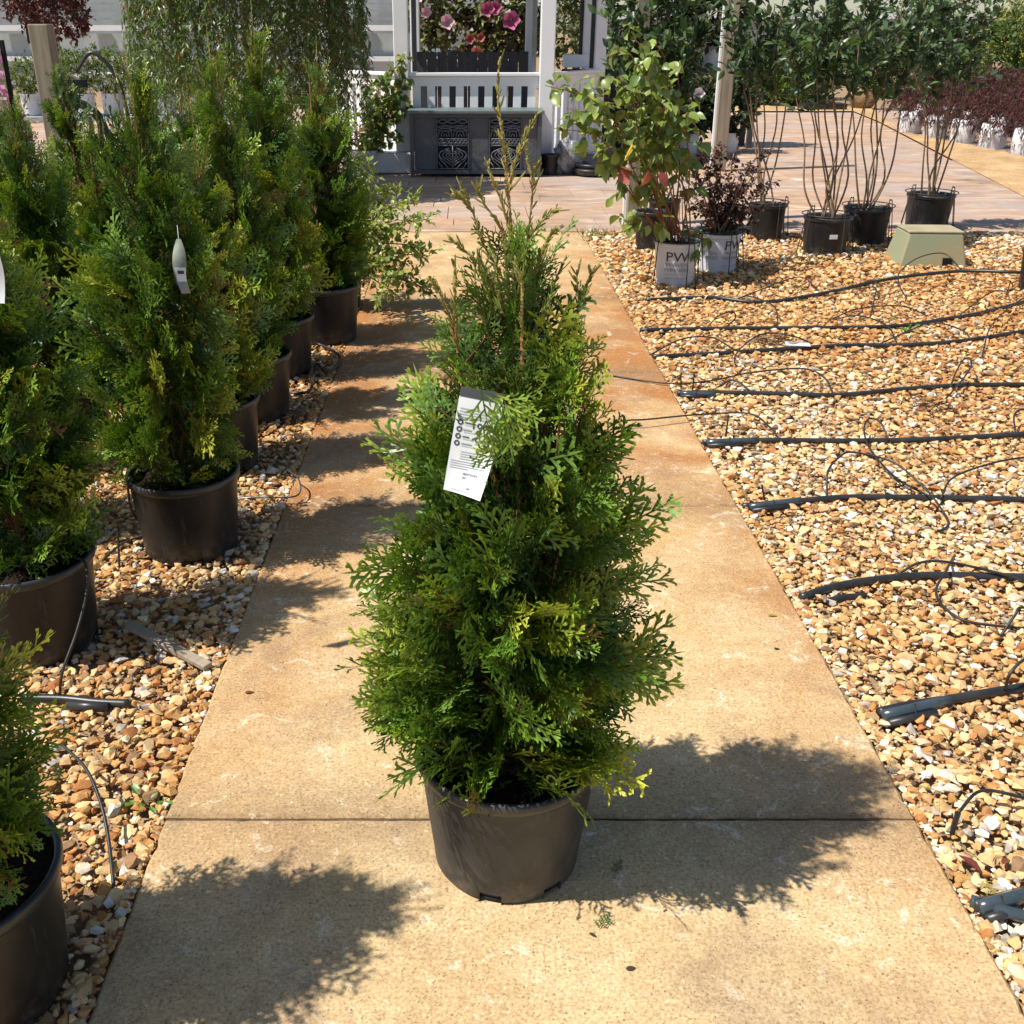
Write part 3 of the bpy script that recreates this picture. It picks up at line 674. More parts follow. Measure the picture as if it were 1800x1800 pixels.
def ring(s, t):
    mb = MB(); V = []; F = []; n = 16
    for k in range(n):
        for r in (.034, .062):
            a = 2 * math.pi * k / n; ss, tt = s + r * math.cos(a), t + r * .48 * math.sin(a); p = TF(ss, tt); e = .01; nn = (TF(ss + e, tt) - p).cross(TF(ss, tt + e) - p).normalized(); V.append(p - nn * .0009)
    for k in range(n): a = 2 * k; b = 2 * ((k + 1) % n); F.append((a, a + 1, b + 1, b))
    mb.add(V, F).build('icon_ring', M_ink, tag)
for i in range(4):
    ring(.12, .25 + .075 * i); pm(.22, .22 + (.25, .18, .15, .24)[i], .243 + .075 * i, .254 + .075 * i, M_ink if i % 2 == 0 else M_inkg); pm(.22, .48, .27 + .075 * i, .275 + .075 * i, M_inkg)
    if i < 3: ring(.56, .26 + .075 * i); pm(.65, .65 + (.2, .12, .18)[i], .255 + .075 * i, .265 + .075 * i, M_ink)
for i, t in enumerate((.555, .58, .605, .63, .66, .685, .71, .735)): pm(.05 if i > 3 else .24, (.85, .62, .6, .8, .9, .9, .88, .5)[i], t, t + .006, M_inkg)
def tfn(s0, t0, h, asp=.5):
    def fn(x, y, w):
        s = s0 + x * h * asp; t = t0 - y * h * .5; p = TF(s, t); e = .01; nn = (TF(s + e, t) - p).cross(TF(s, t + e) - p).normalized(); return p - nn * .001
    return fn
map_text('ARBORVITAE JUNIOR', tfn(.40, .80, .074), tag, M_ink, bold=.012); map_text('GIANT', tfn(.40, .84, .074), tag, M_ink, bold=.012)
map_text('64.99', tfn(.58, .945, .08), tag, M_ink, bold=.012); map_text('00160', tfn(.74, .90, .05), tag, M_ink)
pm(.20, .86, .965, .97, M_inkg)
tg2 = empty('plant_tag', P(314, 420, 2.74), 'twisted grey and white plant tag hanging in an arborvitae of the row', 'plant tag'); tg2.rotation_euler = (math.radians(-8), .12, .5)
TF2 = tag_surface(.036, .14, .03, 1.5); cardo = MB().add(*surf_patch(TF2, 0, 1, 0, 1, 0, 8, 20)).build('card', simple('grey_tag', (.17, .21, .22), (.30, .32, .24), 20, .35, .5, 0), tg2, smooth=True)
MB().add(*surf_patch(TF2, .1, .95, .52, .78, .001, 6, 6)).build('price_sticker', M_tag, tg2, smooth=True)
MB().add(*surf_patch(TF2, .3, .8, .58, .64, .0018, 4, 2)).build('print_line', M_ink, tg2)
MB().tube([(0, .01, .035), (0, 0, 0)], .0008, 4).build('string', M_tag, tg2)
tg3 = T(MB().add(*surf_patch(tag_surface(.06, .12, .02, .3), 0, 1, 0, 1, 0, 6, 8)).build('plant_tag', M_tag, None, smooth=True, loc=P(-28, 428, 2.12)), 'pale plant tag in the arborvitae fed by a drip tube', 'plant tag')
fallen = empty('fallen_label', G(1402, 606, .02), 'white plant label lying on the gravel between two black pipes', 'plant tag', rz=-.15)
MB().box((0, 0, .004), (.12, .07, .002)).build('card', M_tag, fallen); MB().box((-.02, .01, .008), (.05, .03, .002), .7).build('folded_flap', simple('grey_flap', (.3, .33, .33), None, 8, .4, .4, 0), fallen)

# ------------------------------------------------------------------ irrigation pipes on the right bed, with their drip tubes
def px(pts, z=.004): return [G(q[0], q[1], q[2] if len(q) > 2 else z) for q in pts]
def pipe(pts, label, sleeve=None, tubes=(), r=.0105, stakes=()):
    w = px(pts, .012); d = (w[-1] - w[-2]).normalized(); ext = [w[-1] + d * .35, w[-1] + d * .9 + Vector((0, .06, 0))]
    o = empty('irrigation_pipe', w[0], label, 'pipe', 'black irrigation pipes across the gravel'); off = w[0]
    MB().tube([p - off for p in crom(w + ext, 10)], r, 10).build('pipe', M_hose, o, smooth=True)
    if sleeve:
        a, b = px(sleeve, .016); a = Vector((a.x, a.y, .013)); dd = (b - a)
        MB().tube([a - off + dd * k / 4 for k in range(5)], r * 1.22, 10).build('end_sleeve', M_clip, o, smooth=True)
        sd = Vector((-dd.y, dd.x, 0)).normalized() * r * 1.5
        MB().tube([a - off - sd * 1.3 + Vector((0, 0, -.004)), a - off + dd * .7 - sd * 1.3 + Vector((0, 0, -.004))], r * .8, 8).build('folded_end', M_hose, o, smooth=True)
        c = a + dd * .45; MB().tube([c - off + Vector((0, 0, .017)), c - off - sd * 2 + Vector((-.01, 0, -.012))], .0025, 5).build('tie', M_tube, o)
    for t in tubes: MB().tube([p - off for p in crom(px(t), 8)], .0038, 6).build('drip_tube', M_tube, o, smooth=True)
    for (u, v, hgt, lean) in stakes:
        b = G(u, v, -.01); MB().tube([b - off, b - off + Vector((lean, 0, hgt))], .0035, 6).build('stake', M_tube, o)
    return o
pipe([(1135, 527), (1250, 523), (1340, 531), (1450, 515, .02), (1560, 491, .03), (1680, 477, .06), (1775, 478, .09), (1830, 482, .08)], 'black irrigation pipe rising towards a pot, in front of the valve box', None,
     [[(1579, 498, .03), (1583, 476, .07), (1617, 452, .10), (1660, 446, .10), (1690, 474, .03)], [(1579, 499, .03), (1588, 515, .02), (1594, 524, .0)], [(1290, 528, .01), (1330, 512, .05), (1405, 487, .05), (1440, 512, .01)], [(1503, 508, .03), (1537, 505, .06), (1538, 520, .05), (1529, 560, 0)]], stakes=[(1768, 522, .10, .008)])
pipe([(1125, 580), (1300, 577), (1450, 576), (1580, 573), (1660, 561), (1720, 551), (1800, 531)], 'black irrigation pipe beyond the fallen white label', None,
     [[(1242, 577, .01), (1262, 556, .07), (1287, 548, .08), (1292, 560, .04), (1270, 580, .01)], [(1458, 563, 0), (1508, 543, .06), (1583, 538, .06), (1633, 556, .01)], [(1367, 573, .01), (1362, 540, .05), (1330, 524, .06), (1310, 520, .01)], [(1688, 553, .02), (1740, 515, .07), (1768, 513, .08), (1776, 532, .03)], [(1725, 633, 0), (1728, 620, .02), (1741, 575, .05), (1775, 540, .05), (1815, 515, .03)]])
pipe([(1148, 627), (1250, 622), (1400, 612), (1500, 607), (1600, 606), (1700, 598), (1800, 582)], 'black irrigation pipe just in front of the fallen white label', None,
     [[(1142, 624, .01), (1196, 597, .06), (1250, 593, .07), (1296, 618, .02)], [(1296, 655, 0), (1294, 622, .04), (1337, 588, .06), (1390, 590, .06), (1428, 604, .02)], [(1545, 605, .01), (1590, 585, .04), (1640, 567, .05), (1690, 580, .05), (1707, 597, .02)], [(1458, 563, .0), (1510, 555, .05), (1560, 573, .05), (1575, 601, .02)]], stakes=[(1197, 689, .09, -.008), (1217, 690, .09, 0)])
pipe([(1190, 691), (1260, 690), (1400, 693), (1480, 694), (1600, 683), (1700, 677), (1800, 676)], 'black irrigation pipe with grey sleeve beside a tall narrow tube loop', [(1196, 691), (1258, 693)],
     [[(1671, 680, .02), (1680, 655, .06), (1693, 633, .09), (1705, 630, .10), (1704, 650, .07), (1665, 698, .02), (1640, 714, 0)], [(1078, 661, .004), (1175, 674, .012), (1250, 669, .03), (1320, 655, .05), (1412, 648, .06), (1450, 665, .04), (1463, 690, .01)], [(1262, 680, .01), (1290, 668, .03), (1318, 686, .01)]])
pipe([(1235, 777), (1330, 774), (1500, 775), (1640, 772), (1800, 763)], 'black irrigation pipe with blue-grey sleeve and drip spike lying on the path', [(1242, 777), (1330, 774)],
     [[(1100, 762, .0), (1099, 741, .035), (1140, 737, .035), (1237, 728, .03), (1317, 727, .04), (1350, 748, .03), (1371, 772, .01)], [(1562, 774, .02), (1548, 743, .07), (1528, 736, .08), (1519, 755, .06), (1530, 790, .04), (1575, 840, .02), (1633, 872, .01)], [(1785, 760, .02), (1783, 730, .06), (1800, 720, .07), (1840, 735, .02)]], stakes=[(1275, 776, .11, 0)])
pipe([(1305, 890), (1410, 880), (1500, 874), (1640, 875), (1800, 878)], 'black irrigation pipe with blue-grey sleeve beside wide arching tubes', [(1318, 890), (1408, 880)],
     [[(1454, 876, .01), (1455, 830, .08), (1475, 804, .10), (1500, 795, .11), (1571, 813, .10), (1625, 858, .06), (1655, 895, .03), (1667, 922, .01), (1642, 938, 0)], [(1654, 875, .02), (1675, 840, .06), (1737, 816, .08), (1800, 804, .09), (1860, 800, .05)]], stakes=[(1345, 885, .07, -.02)])
pipe([(1408, 1050), (1480, 1029), (1570, 1016), (1650, 1012), (1800, 1015)], 'thick black irrigation pipe curving down to the path beside a short black offcut', None,
     [[(1579, 1009, .02), (1617, 989, .05), (1667, 988, .05), (1758, 1008, .03), (1800, 1022, .02)], [(1678, 976, .0), (1662, 1005, .05), (1646, 1035, .03), (1655, 1062, .02), (1700, 1092, .015), (1800, 1105, .01)], [(1758, 1119, .0), (1785, 1080, .05), (1795, 1068, .06), (1840, 1070, .04)]], r=.0125)
off = G(1450, 1053, .01); T(MB().tube([p - off for p in crom(px([(1452, 1057), (1485, 1050), (1521, 1047)], .01), 6)], .009, 8).build('pipe_offcut', M_hose, None, True, loc=off), 'short black pipe offcut lying beside the thick curving pipe', 'pipe')
pipe([(1545, 1252), (1600, 1240), (1660, 1231), (1740, 1218), (1800, 1208)], 'black irrigation pipe with doubled blue-grey end tied near the path corner', [(1552, 1257), (1668, 1232)],
     [[(1767, 1213, .02), (1775, 1185, .07), (1800, 1160, .09), (1840, 1150, .06)]], r=.012)
pipe([(1712, 1592), (1750, 1583), (1800, 1570)], 'black irrigation pipe folded back on itself by the yellow sprig', [(1720, 1594), (1800, 1574)],
     [], r=.012)
lp = px([(1706, 1583), (1740, 1594), (1780, 1606), (1850, 1622)], .012); T(MB().tube([p - lp[0] for p in crom(lp, 6)], .012, 10).build('pipe_return', M_clip, None, True, loc=lp[0]), 'blue-grey return leg of the folded pipe by the yellow sprig', 'pipe')
e = empty('drip_spike', G(1673, 1462), 'black drip spike with its tube standing in gravel near the path joint', 'drip spike')
b = e.location; MB().tube([Vector((0, 0, -.01)), Vector((.003, 0, .05))], .0055, 6).build('spike', M_tube, e)
MB().tube([p - b for p in crom([b + Vector((.003, 0, .05))] + px([(1725, 1390, .05), (1800, 1402, .045), (1880, 1420, .02)]), 6)], .0036, 6).build('drip_tube', M_tube, e, True)
# left bed
hl = px([(40, 1227), (110, 1228), (170, 1234), (228, 1237)], .012); o = empty('irrigation_pipe', hl[0], 'short black irrigation pipe end lying among stones beside the left pots', 'pipe')
MB().tube([p - hl[0] for p in crom(hl, 6)], .0105, 10).build('pipe', M_hose, o, True)
MB().tube([p - hl[0] for p in px([(120, 1240), (190, 1243)], .012)], .012, 10).build('end_sleeve', M_hose, o, True)
MB().tube([p - hl[0] for p in crom(px([(105, 1222, .02), (110, 1180, .08), (135, 1110, .15), (152, 1040, .22), (150, 990, .27), (130, 980, .27)]), 8)], .0036, 6).build('drip_tube', M_tube, o, True)
e = px([(108, 1308, .09), (150, 1350, .085), (175, 1405, .065), (190, 1470, .035), (200, 1560, 0)]); T(MB().tube([p - e[0] for p in crom(e, 8)], .0036, 6).build('drip_tube', M_tube, None, True, loc=e[0]), 'black drip tube curving over left gravel to a spike near the path', 'drip tube')
e = px([(243, 848, .25), (233, 838, .275), (225, 850, .26), (232, 900, .14), (258, 935, .06), (215, 955, .04), (180, 985, .02)]); T(MB().tube([p - e[0] for p in crom(e, 8)], .0036, 6).build('drip_tube', M_tube, None, True, loc=e[0]), 'black drip tube hooked over the rim of the tagged arborvitae pot', 'drip tube')
e = px([(210, 1000, .0), (207, 935, .10)]); T(MB().tube([Vector((0, 0, 0)), e[1] - e[0]], .0035, 6).build('drip_spike', M_tube, None, loc=e[0]), 'thin black drip spike standing beside the tagged arborvitae pot', 'drip spike')
e = px([(415, 877, .01), (450, 874, .02), (520, 872, .03), (526, 845, .05), (505, 825, .06)]); T(MB().tube([p - e[0] for p in crom(e, 8)], .0028, 6).build('drip_tube', M_clip, None, True, loc=e[0]), 'pale drip tube looping out to the path edge behind the tagged pot', 'drip tube')
e = px([(500, 690, .01), (545, 686, .02), (556, 640, .03), (575, 655, .03), (598, 628, .02), (560, 605, .03), (535, 610, .05)]); T(MB().tube([p - e[0] for p in crom(e, 8)], .007, 6).build('coiled_pipe', M_hose, None, True, loc=e[0]), 'coiled black pipe lying beside the far pots at the path edge', 'pipe')
# wooden stake, weeds, litter
a, b = G(225, 1097, .03), G(366, 1172, .012); d = b - a
st = MB().box((0, 0, 0), (d.length, .028, .014)).build('wooden_stake', M_stake, None, bevel=.002, loc=(a + b) / 2); st.rotation_euler = (0, -math.asin(d.z / d.length), math.atan2(d.y, d.x))
T(st, 'weathered grey wooden stake lying on the gravel beside the path', 'stake')
LEAF1 = [leaf_proto(.45, .2, -.15, seed=1), leaf_proto(.55, .12, -.3, seed=2), leaf_proto(.5, .25, .1, seed=3)]
TWL = len(LEAF1)
def weed(u, v, n, size, label, col=(.10, .24, .03)):
    c = Cloud(); o = empty('weed', G(u, v, -.01), label, 'weed')
    for k in range(n):
        a = rng.random() * 6.28; d = unit([math.cos(a), math.sin(a), rng.uniform(.4, 1.4)]); h = rng.uniform(.01, .05) * size / .04
        b = np.array([0, 0, 0.]) + d * h; twig(c, (0, 0, 0), b, .001, col, TWL); c.put(int(rng.integers(0, 3)), frame(unit(d + [0, 0, -.4]), nref=(0, 0, 1)) * size * rng.uniform(.6, 1.1), b, np.array(col) * rng.uniform(.8, 1.2))
    link('leaves', c.mesh('leaves', LEAF1 + [FRONDS[TW]], M_leaf), o)
weed(252, 1418, 9, .028, 'small bright green weed at the left path edge by the joint'); weed(286, 1408, 5, .02, 'tiny green weed touching the left path edge')
weed(1602, 583, 9, .05, 'green weed growing beside the second pipe in the right gravel'); weed(1578, 580, 4, .05, 'small pale weed beside the second pipe')
weed(1600, 925, 8, .02, 'tiny green weed in the right gravel near an arching tube')
def grass(u, v, n, spread, label):
    c = Cloud(); b = G(u, v, -.02)
    for k in range(n):
        q = np.array([rng.normal(0, spread), rng.normal(0, spread * .9), 0]); d = unit([rng.normal(0, .5), rng.normal(0, .5), 1]); c.put(0, frame(unit(d)) * np.array([.006, rng.uniform(.03, .09), .006]) / np.array([.5, 1, .5]), q, np.array((.10, .16, .05)) * rng.uniform(.7, 1.4), (.25, .26, .1))
    T(link('grass', c.mesh('grass', LEAF1[:1], M_leaf), None, loc=b), label, kind='stuff')
grass(1050, 418, 240, .10, 'sparse dry grass at the corner of path and patio'); grass(1420, 458, 80, .09, 'sparse grass by the black pot'); grass(1540, 520, 60, .12, 'sparse grass along the first pipe')
def litter(u, v, L, rz, label, col, z=.003, fr=None):
    c = Cloud(); c.put(0, frame((math.cos(rz), math.sin(rz), .02), nref=(.1, .1, 1)) * L, (0, 0, 0), col, np.array(col) * 1.3)
    T(link('fallen_sprig' if fr is not None else 'fallen_leaf', c.mesh('fallen', [FRONDS[fr] if fr is not None else LEAF1[0]], M_leaf), None, loc=G(u, v, z)), label, 'sprig' if fr is not None else 'leaf')
litter(1050, 1632, .05, .9, 'fallen green arborvitae sprig on sunlit concrete before the pot', (.06, .13, .03), .006, 2)
litter(1082, 1534, .04, 1.2, 'fallen dark sprig lying in the shadow beside the pot', (.03, .07, .02), .006, 3)
litter(1735, 1575, .05, 1.1, 'yellow dried sprig beside the folded pipe end', (.45, .33, .06), .03, 4)
litter(1350, 1082, .03, 0.1, 'yellow-green fallen leaf on the path by the thick pipe', (.35, .36, .06)); litter(1100, 1704, .02, .3, 'small dark fallen leaf on the sunlit concrete', (.08, .06, .04)); litter(1360, 1140, .018, 0, 'dark twig bit on the path right side', (.05, .04, .03))
litter(430, 1218, .025, .3, 'curled rusty leaf on the path left side', (.2, .09, .03)); litter(1035, 1640, .016, -.5, 'sliver of dark leaf near the green sprig', (.06, .06, .04)); litter(1720, 1530, .05, 1.9, 'red-brown leaf among right stones near the path', (.17, .04, .03), .02)
lit = Cloud()
for k in range(900):
    right = k % 3 > 0; yy = rng.uniform(1.0, 8.2); xx = PX1 + .02 + rng.random() * (.1 + .42 * yy) if right else PX0 - .02 - rng.random() * .9
    cl = [(.16, .09, .05), (.30, .20, .10), (.10, .06, .04), (.22, .07, .04), (.38, .30, .16)][k % 5]; w = .25 if k % 4 else 1.0
    lit.put(0, frame((rng.normal(), rng.normal(), rng.normal() * .25), nref=(rng.normal(0, .4), rng.normal(0, .4), 1)) * rng.uniform(.010, .028) * np.array([w, 1, w]), (xx, yy, rng.uniform(.004, .02)), np.array(cl) * rng.uniform(.6, 1.2))
T(link('leaf_litter', lit.mesh('leaf_litter', LEAF1[:1], M_far), None), 'dry leaf bits and twigs scattered over the gravel', kind='stuff')
deb = Cloud()
for k in range(150):
    deb.put(0, frame((rng.normal(), rng.normal(), rng.normal() * .3)) * np.array([.008, .03, .008]), (rng.normal(0, .055), rng.normal(0, .045), rng.uniform(0, .014)), np.array((.10, .06, .035)) * rng.uniform(.5, 1.5))
dm = deb.mesh('dry_debris', LEAF1[:1], M_far)
T(link('dry_debris', dm, None, loc=G(1640, 716, .008)), 'patch of dark dry root debris on the right gravel', kind='stuff')
T(link('dry_debris', dm, None, loc=G(1350, 600, .008)), 'dry root debris behind the fallen white label', kind='stuff')
# ------------------------------------------------------------------ broad-leaved shrubs
def twiggy(c, stems, s0, step, tl, nl, lsize, cols, tips, protos_n, droop=.3, up=.35, tcol=(.2, .12, .06), outw=0.0, tr=.0016, two=True, zmin=-9):
    """side twigs with alternating leaves along each stem beyond s0"""
    for pts in stems:
        p = crom(pts, 10); n = len(p); Ls = sum((p[i + 1] - p[i]).length for i in range(n - 1)); acc = 0
        nxt = s0 * Ls
        for i in range(n - 1):
            seg = (p[i + 1] - p[i]).length
            while nxt < acc + seg:
                s = nxt / Ls; base = np.array(p[i] + (p[i + 1] - p[i]) * ((nxt - acc) / max(seg, 1e-6))); d = np.array((p[i + 1] - p[i]).normalized())
                for rep in range(0 if base[2] < zmin + random.uniform(-.12, .12) else 2 if two else 1):
                    td = unit(d * .5 + rn(.75) + np.array([0, 0, up])); L = tl * rng.uniform(.4, 1.2) * (1.15 - .6 * s)
                    twig(c, base, base + td * L, tr, tcol, protos_n)
                    for k in range(nl):
                        q = (k + 1) / nl; sd = frame(td); a = (1 if k % 2 else -1) * math.radians(rng.uniform(35, 75)) if k < nl - 1 else 0
                        ld = unit(sd[:, 1] * math.cos(a) + sd[:, 0] * math.sin(a) + np.array([0, 0, -droop]) + rn(.25))
                        j = int(rng.integers(0, len(cols))); g = rng.uniform(.75, 1.25)
                        c.put(int(rng.integers(0, protos_n)), frame(ld, nref=np.array([0, -.25, 1.]) + rn(.55)) * lsize * rng.uniform(.6, 1.2), base + td * L * q, np.array(cols[j]) * g, np.array(tips[j]) * g)
                nxt += step * rng.uniform(.7, 1.3)
            acc += seg
def ellip_cloud(c, clusters, ntw, tl, nl, lsize, cols, tips, np_, droop=.2, up=.3, tcol=(.12, .08, .04), tr=.002, shell=.55):
    w = np.array([q[6] if len(q) > 6 else q[3] * q[5] for q in clusters], float); w /= w.sum()
    for t in range(ntw):
        q = clusters[int(rng.choice(len(clusters), p=w))]; v = unit(rng.normal(size=3)); r = shell + (1 - shell) * rng.random() ** .6
        o = v * r * np.array(q[3:6]); pos = np.array(q[:3]) + o; td = unit(v * .8 + np.array([0, 0, up]) + rn(.5)); L = tl * rng.uniform(.5, 1.2)
        twig(c, pos - td * L * .6, pos + td * L * .4, tr, tcol, np_)
        for k in range(nl):
            s = (k + 1) / nl - .6; F = frame(td); a = (1 if k % 2 else -1) * math.radians(rng.uniform(30, 75)) if k < nl - 1 else 0
            ld = unit(F[:, 1] * math.cos(a) + F[:, 0] * math.sin(a) + np.array([0, 0, -droop]) + rn(.25)); j = int(rng.integers(0, len(cols))); g = rng.uniform(.7, 1.3)
            c.put(int(rng.integers(0, np_)), frame(ld, nref=np.array([0, 0, 1.]) + rn(.6)) * lsize * rng.uniform(.6, 1.2), pos + td * L * s, np.array(cols[j]) * g, np.array(tips[j]) * g)
OVAL = [leaf_proto(.5, .15, -.15, seed=i) for i in range(3)] + [FRONDS[TW]]
HEART = [leaf_proto(.72, .16, -.3, .3, seed=10 + i) for i in range(3)] + [FRONDS[TW]]
NARROW = [simple_leaf(.26), simple_leaf(.32), simple_leaf(.22)] + [FRONDS[TW]]
SMALL = [simple_leaf(.55), simple_leaf(.65), simple_leaf(.45)] + [FRONDS[TW]]
def jit(a): return Vector((random.uniform(-a, a), random.uniform(-a, a), random.uniform(-a, a)))
def stems_obj(stems, r0, m, parent, name='stem', k=.5):
    for pts in stems: MB().tube(crom(pts, 5), lambda s: r0 * (1 - k * s), 6).build(name, m, parent, smooth=True)
def wire_stand(loc, r, h, label):
    o = empty('wire_stand', loc, label, 'wire stand', 'wire stands round the shrub pots')
    n = 28; MB().tube([(r * math.cos(a), r * math.sin(a), h) for a in [2 * math.pi * k / n for k in range(n + 1)]], .004, 5, False).build('ring', M_wire, o, smooth=True)
    for a in (.3, 1.9, 3.6, 5.1):
        x, y = math.cos(a), math.sin(a); tx, ty = -y * .018, x * .018
        MB().tube(crom([(r * 1.25 * x - tx * 2, r * 1.25 * y - ty * 2, -.015), (r * 1.04 * x - tx, r * 1.04 * y - ty, h), (r * 1.03 * x, r * 1.03 * y, h + .022), (r * 1.04 * x + tx, r * 1.04 * y + ty, h), (r * 1.25 * x + tx * 2, r * 1.25 * y + ty * 2, -.015)], 5), .0035, 5).build('leg', M_wire, o, smooth=True)
    return o
# light-leaved shrub leaning over the path, behind the row
lb = Vector((-.74, 5.95, 0)); o = empty('leafy_shrub', lb, 'airy shrub with small round yellow-green leaves arching over the path', 'shrub'); make_pot(o, .12, .135, .24, sides=32)
c = Cloud(); ends = [(650, 285), (690, 330), (735, 345), (752, 385), (730, 430), (755, 450), (700, 480), (660, 400), (640, 350), (620, 380), (690, 400), (610, 440), (700, 520), (760, 560), (640, 480), (672, 360), (745, 520)]
stems = []
for u, v in ends:
    e = P(u, v, 5.95 + random.uniform(-.35, .35)) - lb; stems.append([Vector((random.uniform(-.04, .04), random.uniform(-.04, .04), .2)), Vector((e.x * .35, e.y * .3, .2 + (max(e.z, .15) - .2) * .55 + .06)), Vector((e.x, e.y, max(e.z, .08)))])
twiggy(c, stems, .2, .034, .15, 7, .046, [(.26, .33, .06), (.34, .40, .08), (.18, .27, .06)], [(.36, .42, .10), (.44, .46, .11), (.26, .34, .09)], 3, .1, .2, (.16, .09, .05), tr=.0014)
link('foliage', c.mesh('foliage', SMALL, M_leaf), o); stems_obj(stems, .006, M_stem, o)

# variegated-tag dogwood in the lettered white pot
def lettered_pot(parent, rb, rt, h, ang0, lines):
    body = make_pot(parent, rb, rt, h, notches=[math.radians(300), math.radians(60), math.radians(180)], mat=M_whitepot, rimmat=M_whitepot, sides=48, soilz=.03)
    for (txt, size, z, m, bold, a0) in lines:
        def fn(x, y, w):
            a = ang0 + a0 + (x - w / 2) * size / rb; zz = z + y * size; r = rb + (rt - rb) * zz / h + .003
            return Vector((r * math.cos(a), r * math.sin(a), zz))
        map_text(txt, fn, body, m, bold=bold)
    return body
LINES = [('PW', .085, .165, M_ink, .0, 0), ('PROVEN', .034, .132, M_inkg, .004, 0), ('WINNERS', .034, .100, M_inkg, .004, 0), ('proven beauty - proven performance', .010, .082, M_inkg, 0, 0), ('www.provenwinners.com', .013, .055, M_inkg, 0, 0)]
db = Vector((1.335, 6.6, -.01)); o = empty('dogwood_shrub', db, 'lime green large-leaved shrub with red stems in white lettered pot', 'shrub')
lettered_pot(o, .118, .140, .275, math.radians(262), LINES); ends = [(958, 150), (975, 225), (1010, 262), (995, 190), (1045, 130), (1080, 80), (1105, 60), (1150, 75), (1185, 110), (1205, 190), (1065, 215), (1110, 225), (1155, 190), (1060, 300), (1120, 310), (1235, 418), (1225, 440), (1100, 395), (1200, 260), (1030, 160), (1085, 150), (1135, 135)]
stems = []
for u, v in ends:
    e = P(u, v, 6.55 + random.uniform(-.35, .35)) - db; b0 = Vector((random.uniform(-.085, .085), random.uniform(-.08, .08), .24))
    stems.append([b0, Vector((b0.x * 1.3 + e.x * .34 + random.uniform(-.05, .05), b0.y + e.y * .4, .25 + (e.z - .25) * .48)), Vector((e.x * .65, e.y * .7, .25 + (e.z - .25) * .86 + .03)), e])
stems_obj(stems, .0052, M_redstem, o, 'stem', .6)
c = Cloud(); twiggy(c, stems, .52, .085, .15, 3, .080, [(.19, .27, .05), (.25, .33, .07), (.12, .19, .05), (.10, .16, .05)], [(.26, .32, .06), (.32, .38, .08), (.18, .26, .06), (.38, .40, .10)], 3, .75, .0, (.25, .08, .04), tr=.002)
ids = np.array(c.i); lv = np.where(ids < 3)[0]; 
fol = empty('foliage', (0, 0, 0)); fol.parent = o
def leaf_objects(c, protos, m, parent, limit=300, name='leaf'):
    ids = np.array(c.i); lv = np.where(ids < len(protos) - 1)[0]; front = lv[np.argsort(np.array(c.T)[lv][:, 1])][:limit]; sel = np.ones(len(ids), bool); sel[front] = False
    for j in front:
        pr = protos[ids[j]]; t = pr.t[:, None]
        link(name, np_mesh(name, pr.V @ c.M[j].T, pr.F, c.C[j][None] * (1 - t) + c.K[j][None] * t, True, m), parent, None, loc=tuple(c.T[j]))
    T(link('twigs', c.mesh('twigs', protos, m, sel, True), parent), kind='stuff')
leaf_objects(c, HEART, M_leaf, fol, 300)
MB().tube(crom([P(1112, 255, 6.3) - db, P(1104, 270, 6.29) - db, P(1099, 282, 6.3) - db], 4), .006, 6).build('yellow_tape', M_yel, o)
c2 = Cloud()
for u, v in ((1088, 285), (1158, 305), (1140, 300), (1090, 300)): c2.put(0, frame((rng.normal(), -.3, -1.)) * .10, P(u, v, 6.3) - db, (.38, .07, .06), (.45, .16, .12))
link('red_leaves', c2.mesh('red_leaves', HEART, M_leaf), o)
wire_stand(db, .155, .28, 'wire stand round the white pot of the lime green shrub')
# dark ninebark
nb = Vector((1.69, 6.98, -.01)); o = empty('dark_shrub', nb, 'dark purple-brown small-leaved shrub in white lettered pot beside the lime shrub', 'shrub')
lettered_pot(o, .118, .138, .26, math.radians(262), [(t, s, z, m, b, .75) for t, s, z, m, b, a in LINES] + [('PROVEN', .034, .13, M_inkg, .004, -.7), ('WINNERS', .034, .10, M_inkg, .004, -.7)])
stems = []
for u, v in [(1215, 300), (1235, 260), (1265, 255), (1290, 270), (1320, 290), (1345, 270), (1355, 320), (1225, 350), (1340, 360), (1300, 330), (1250, 320), (1200, 340), (1320, 400), (1280, 370), (1240, 390)]:
    e = P(u, v, 7.0 + random.uniform(-.3, .3)) - nb; stems.append([Vector((random.uniform(-.04, .04), random.uniform(-.04, .04), .22)), e * .55 + Vector((0, 0, .12)), e])
c = Cloud(); twiggy(c, stems, .2, .036, .09, 6, .045, [(.045, .022, .022), (.07, .03, .028), (.035, .028, .02), (.16, .07, .05)], [(.07, .03, .03), (.10, .045, .04), (.05, .04, .03), (.26, .14, .10)], 3, .25, .2, (.10, .05, .04))
link('foliage', c.mesh('foliage', SMALL, M_leaf), o); stems_obj(stems, .005, M_stem, o)
wire_stand(nb, .152, .27, 'wire stand round the white pot of the dark shrub')
bk = empty('empty_pot', (1.36, 7.75, -.01), 'black pot half hidden behind the lime green shrub', 'pot'); make_pot(bk, .10, .12, .28, sides=32)
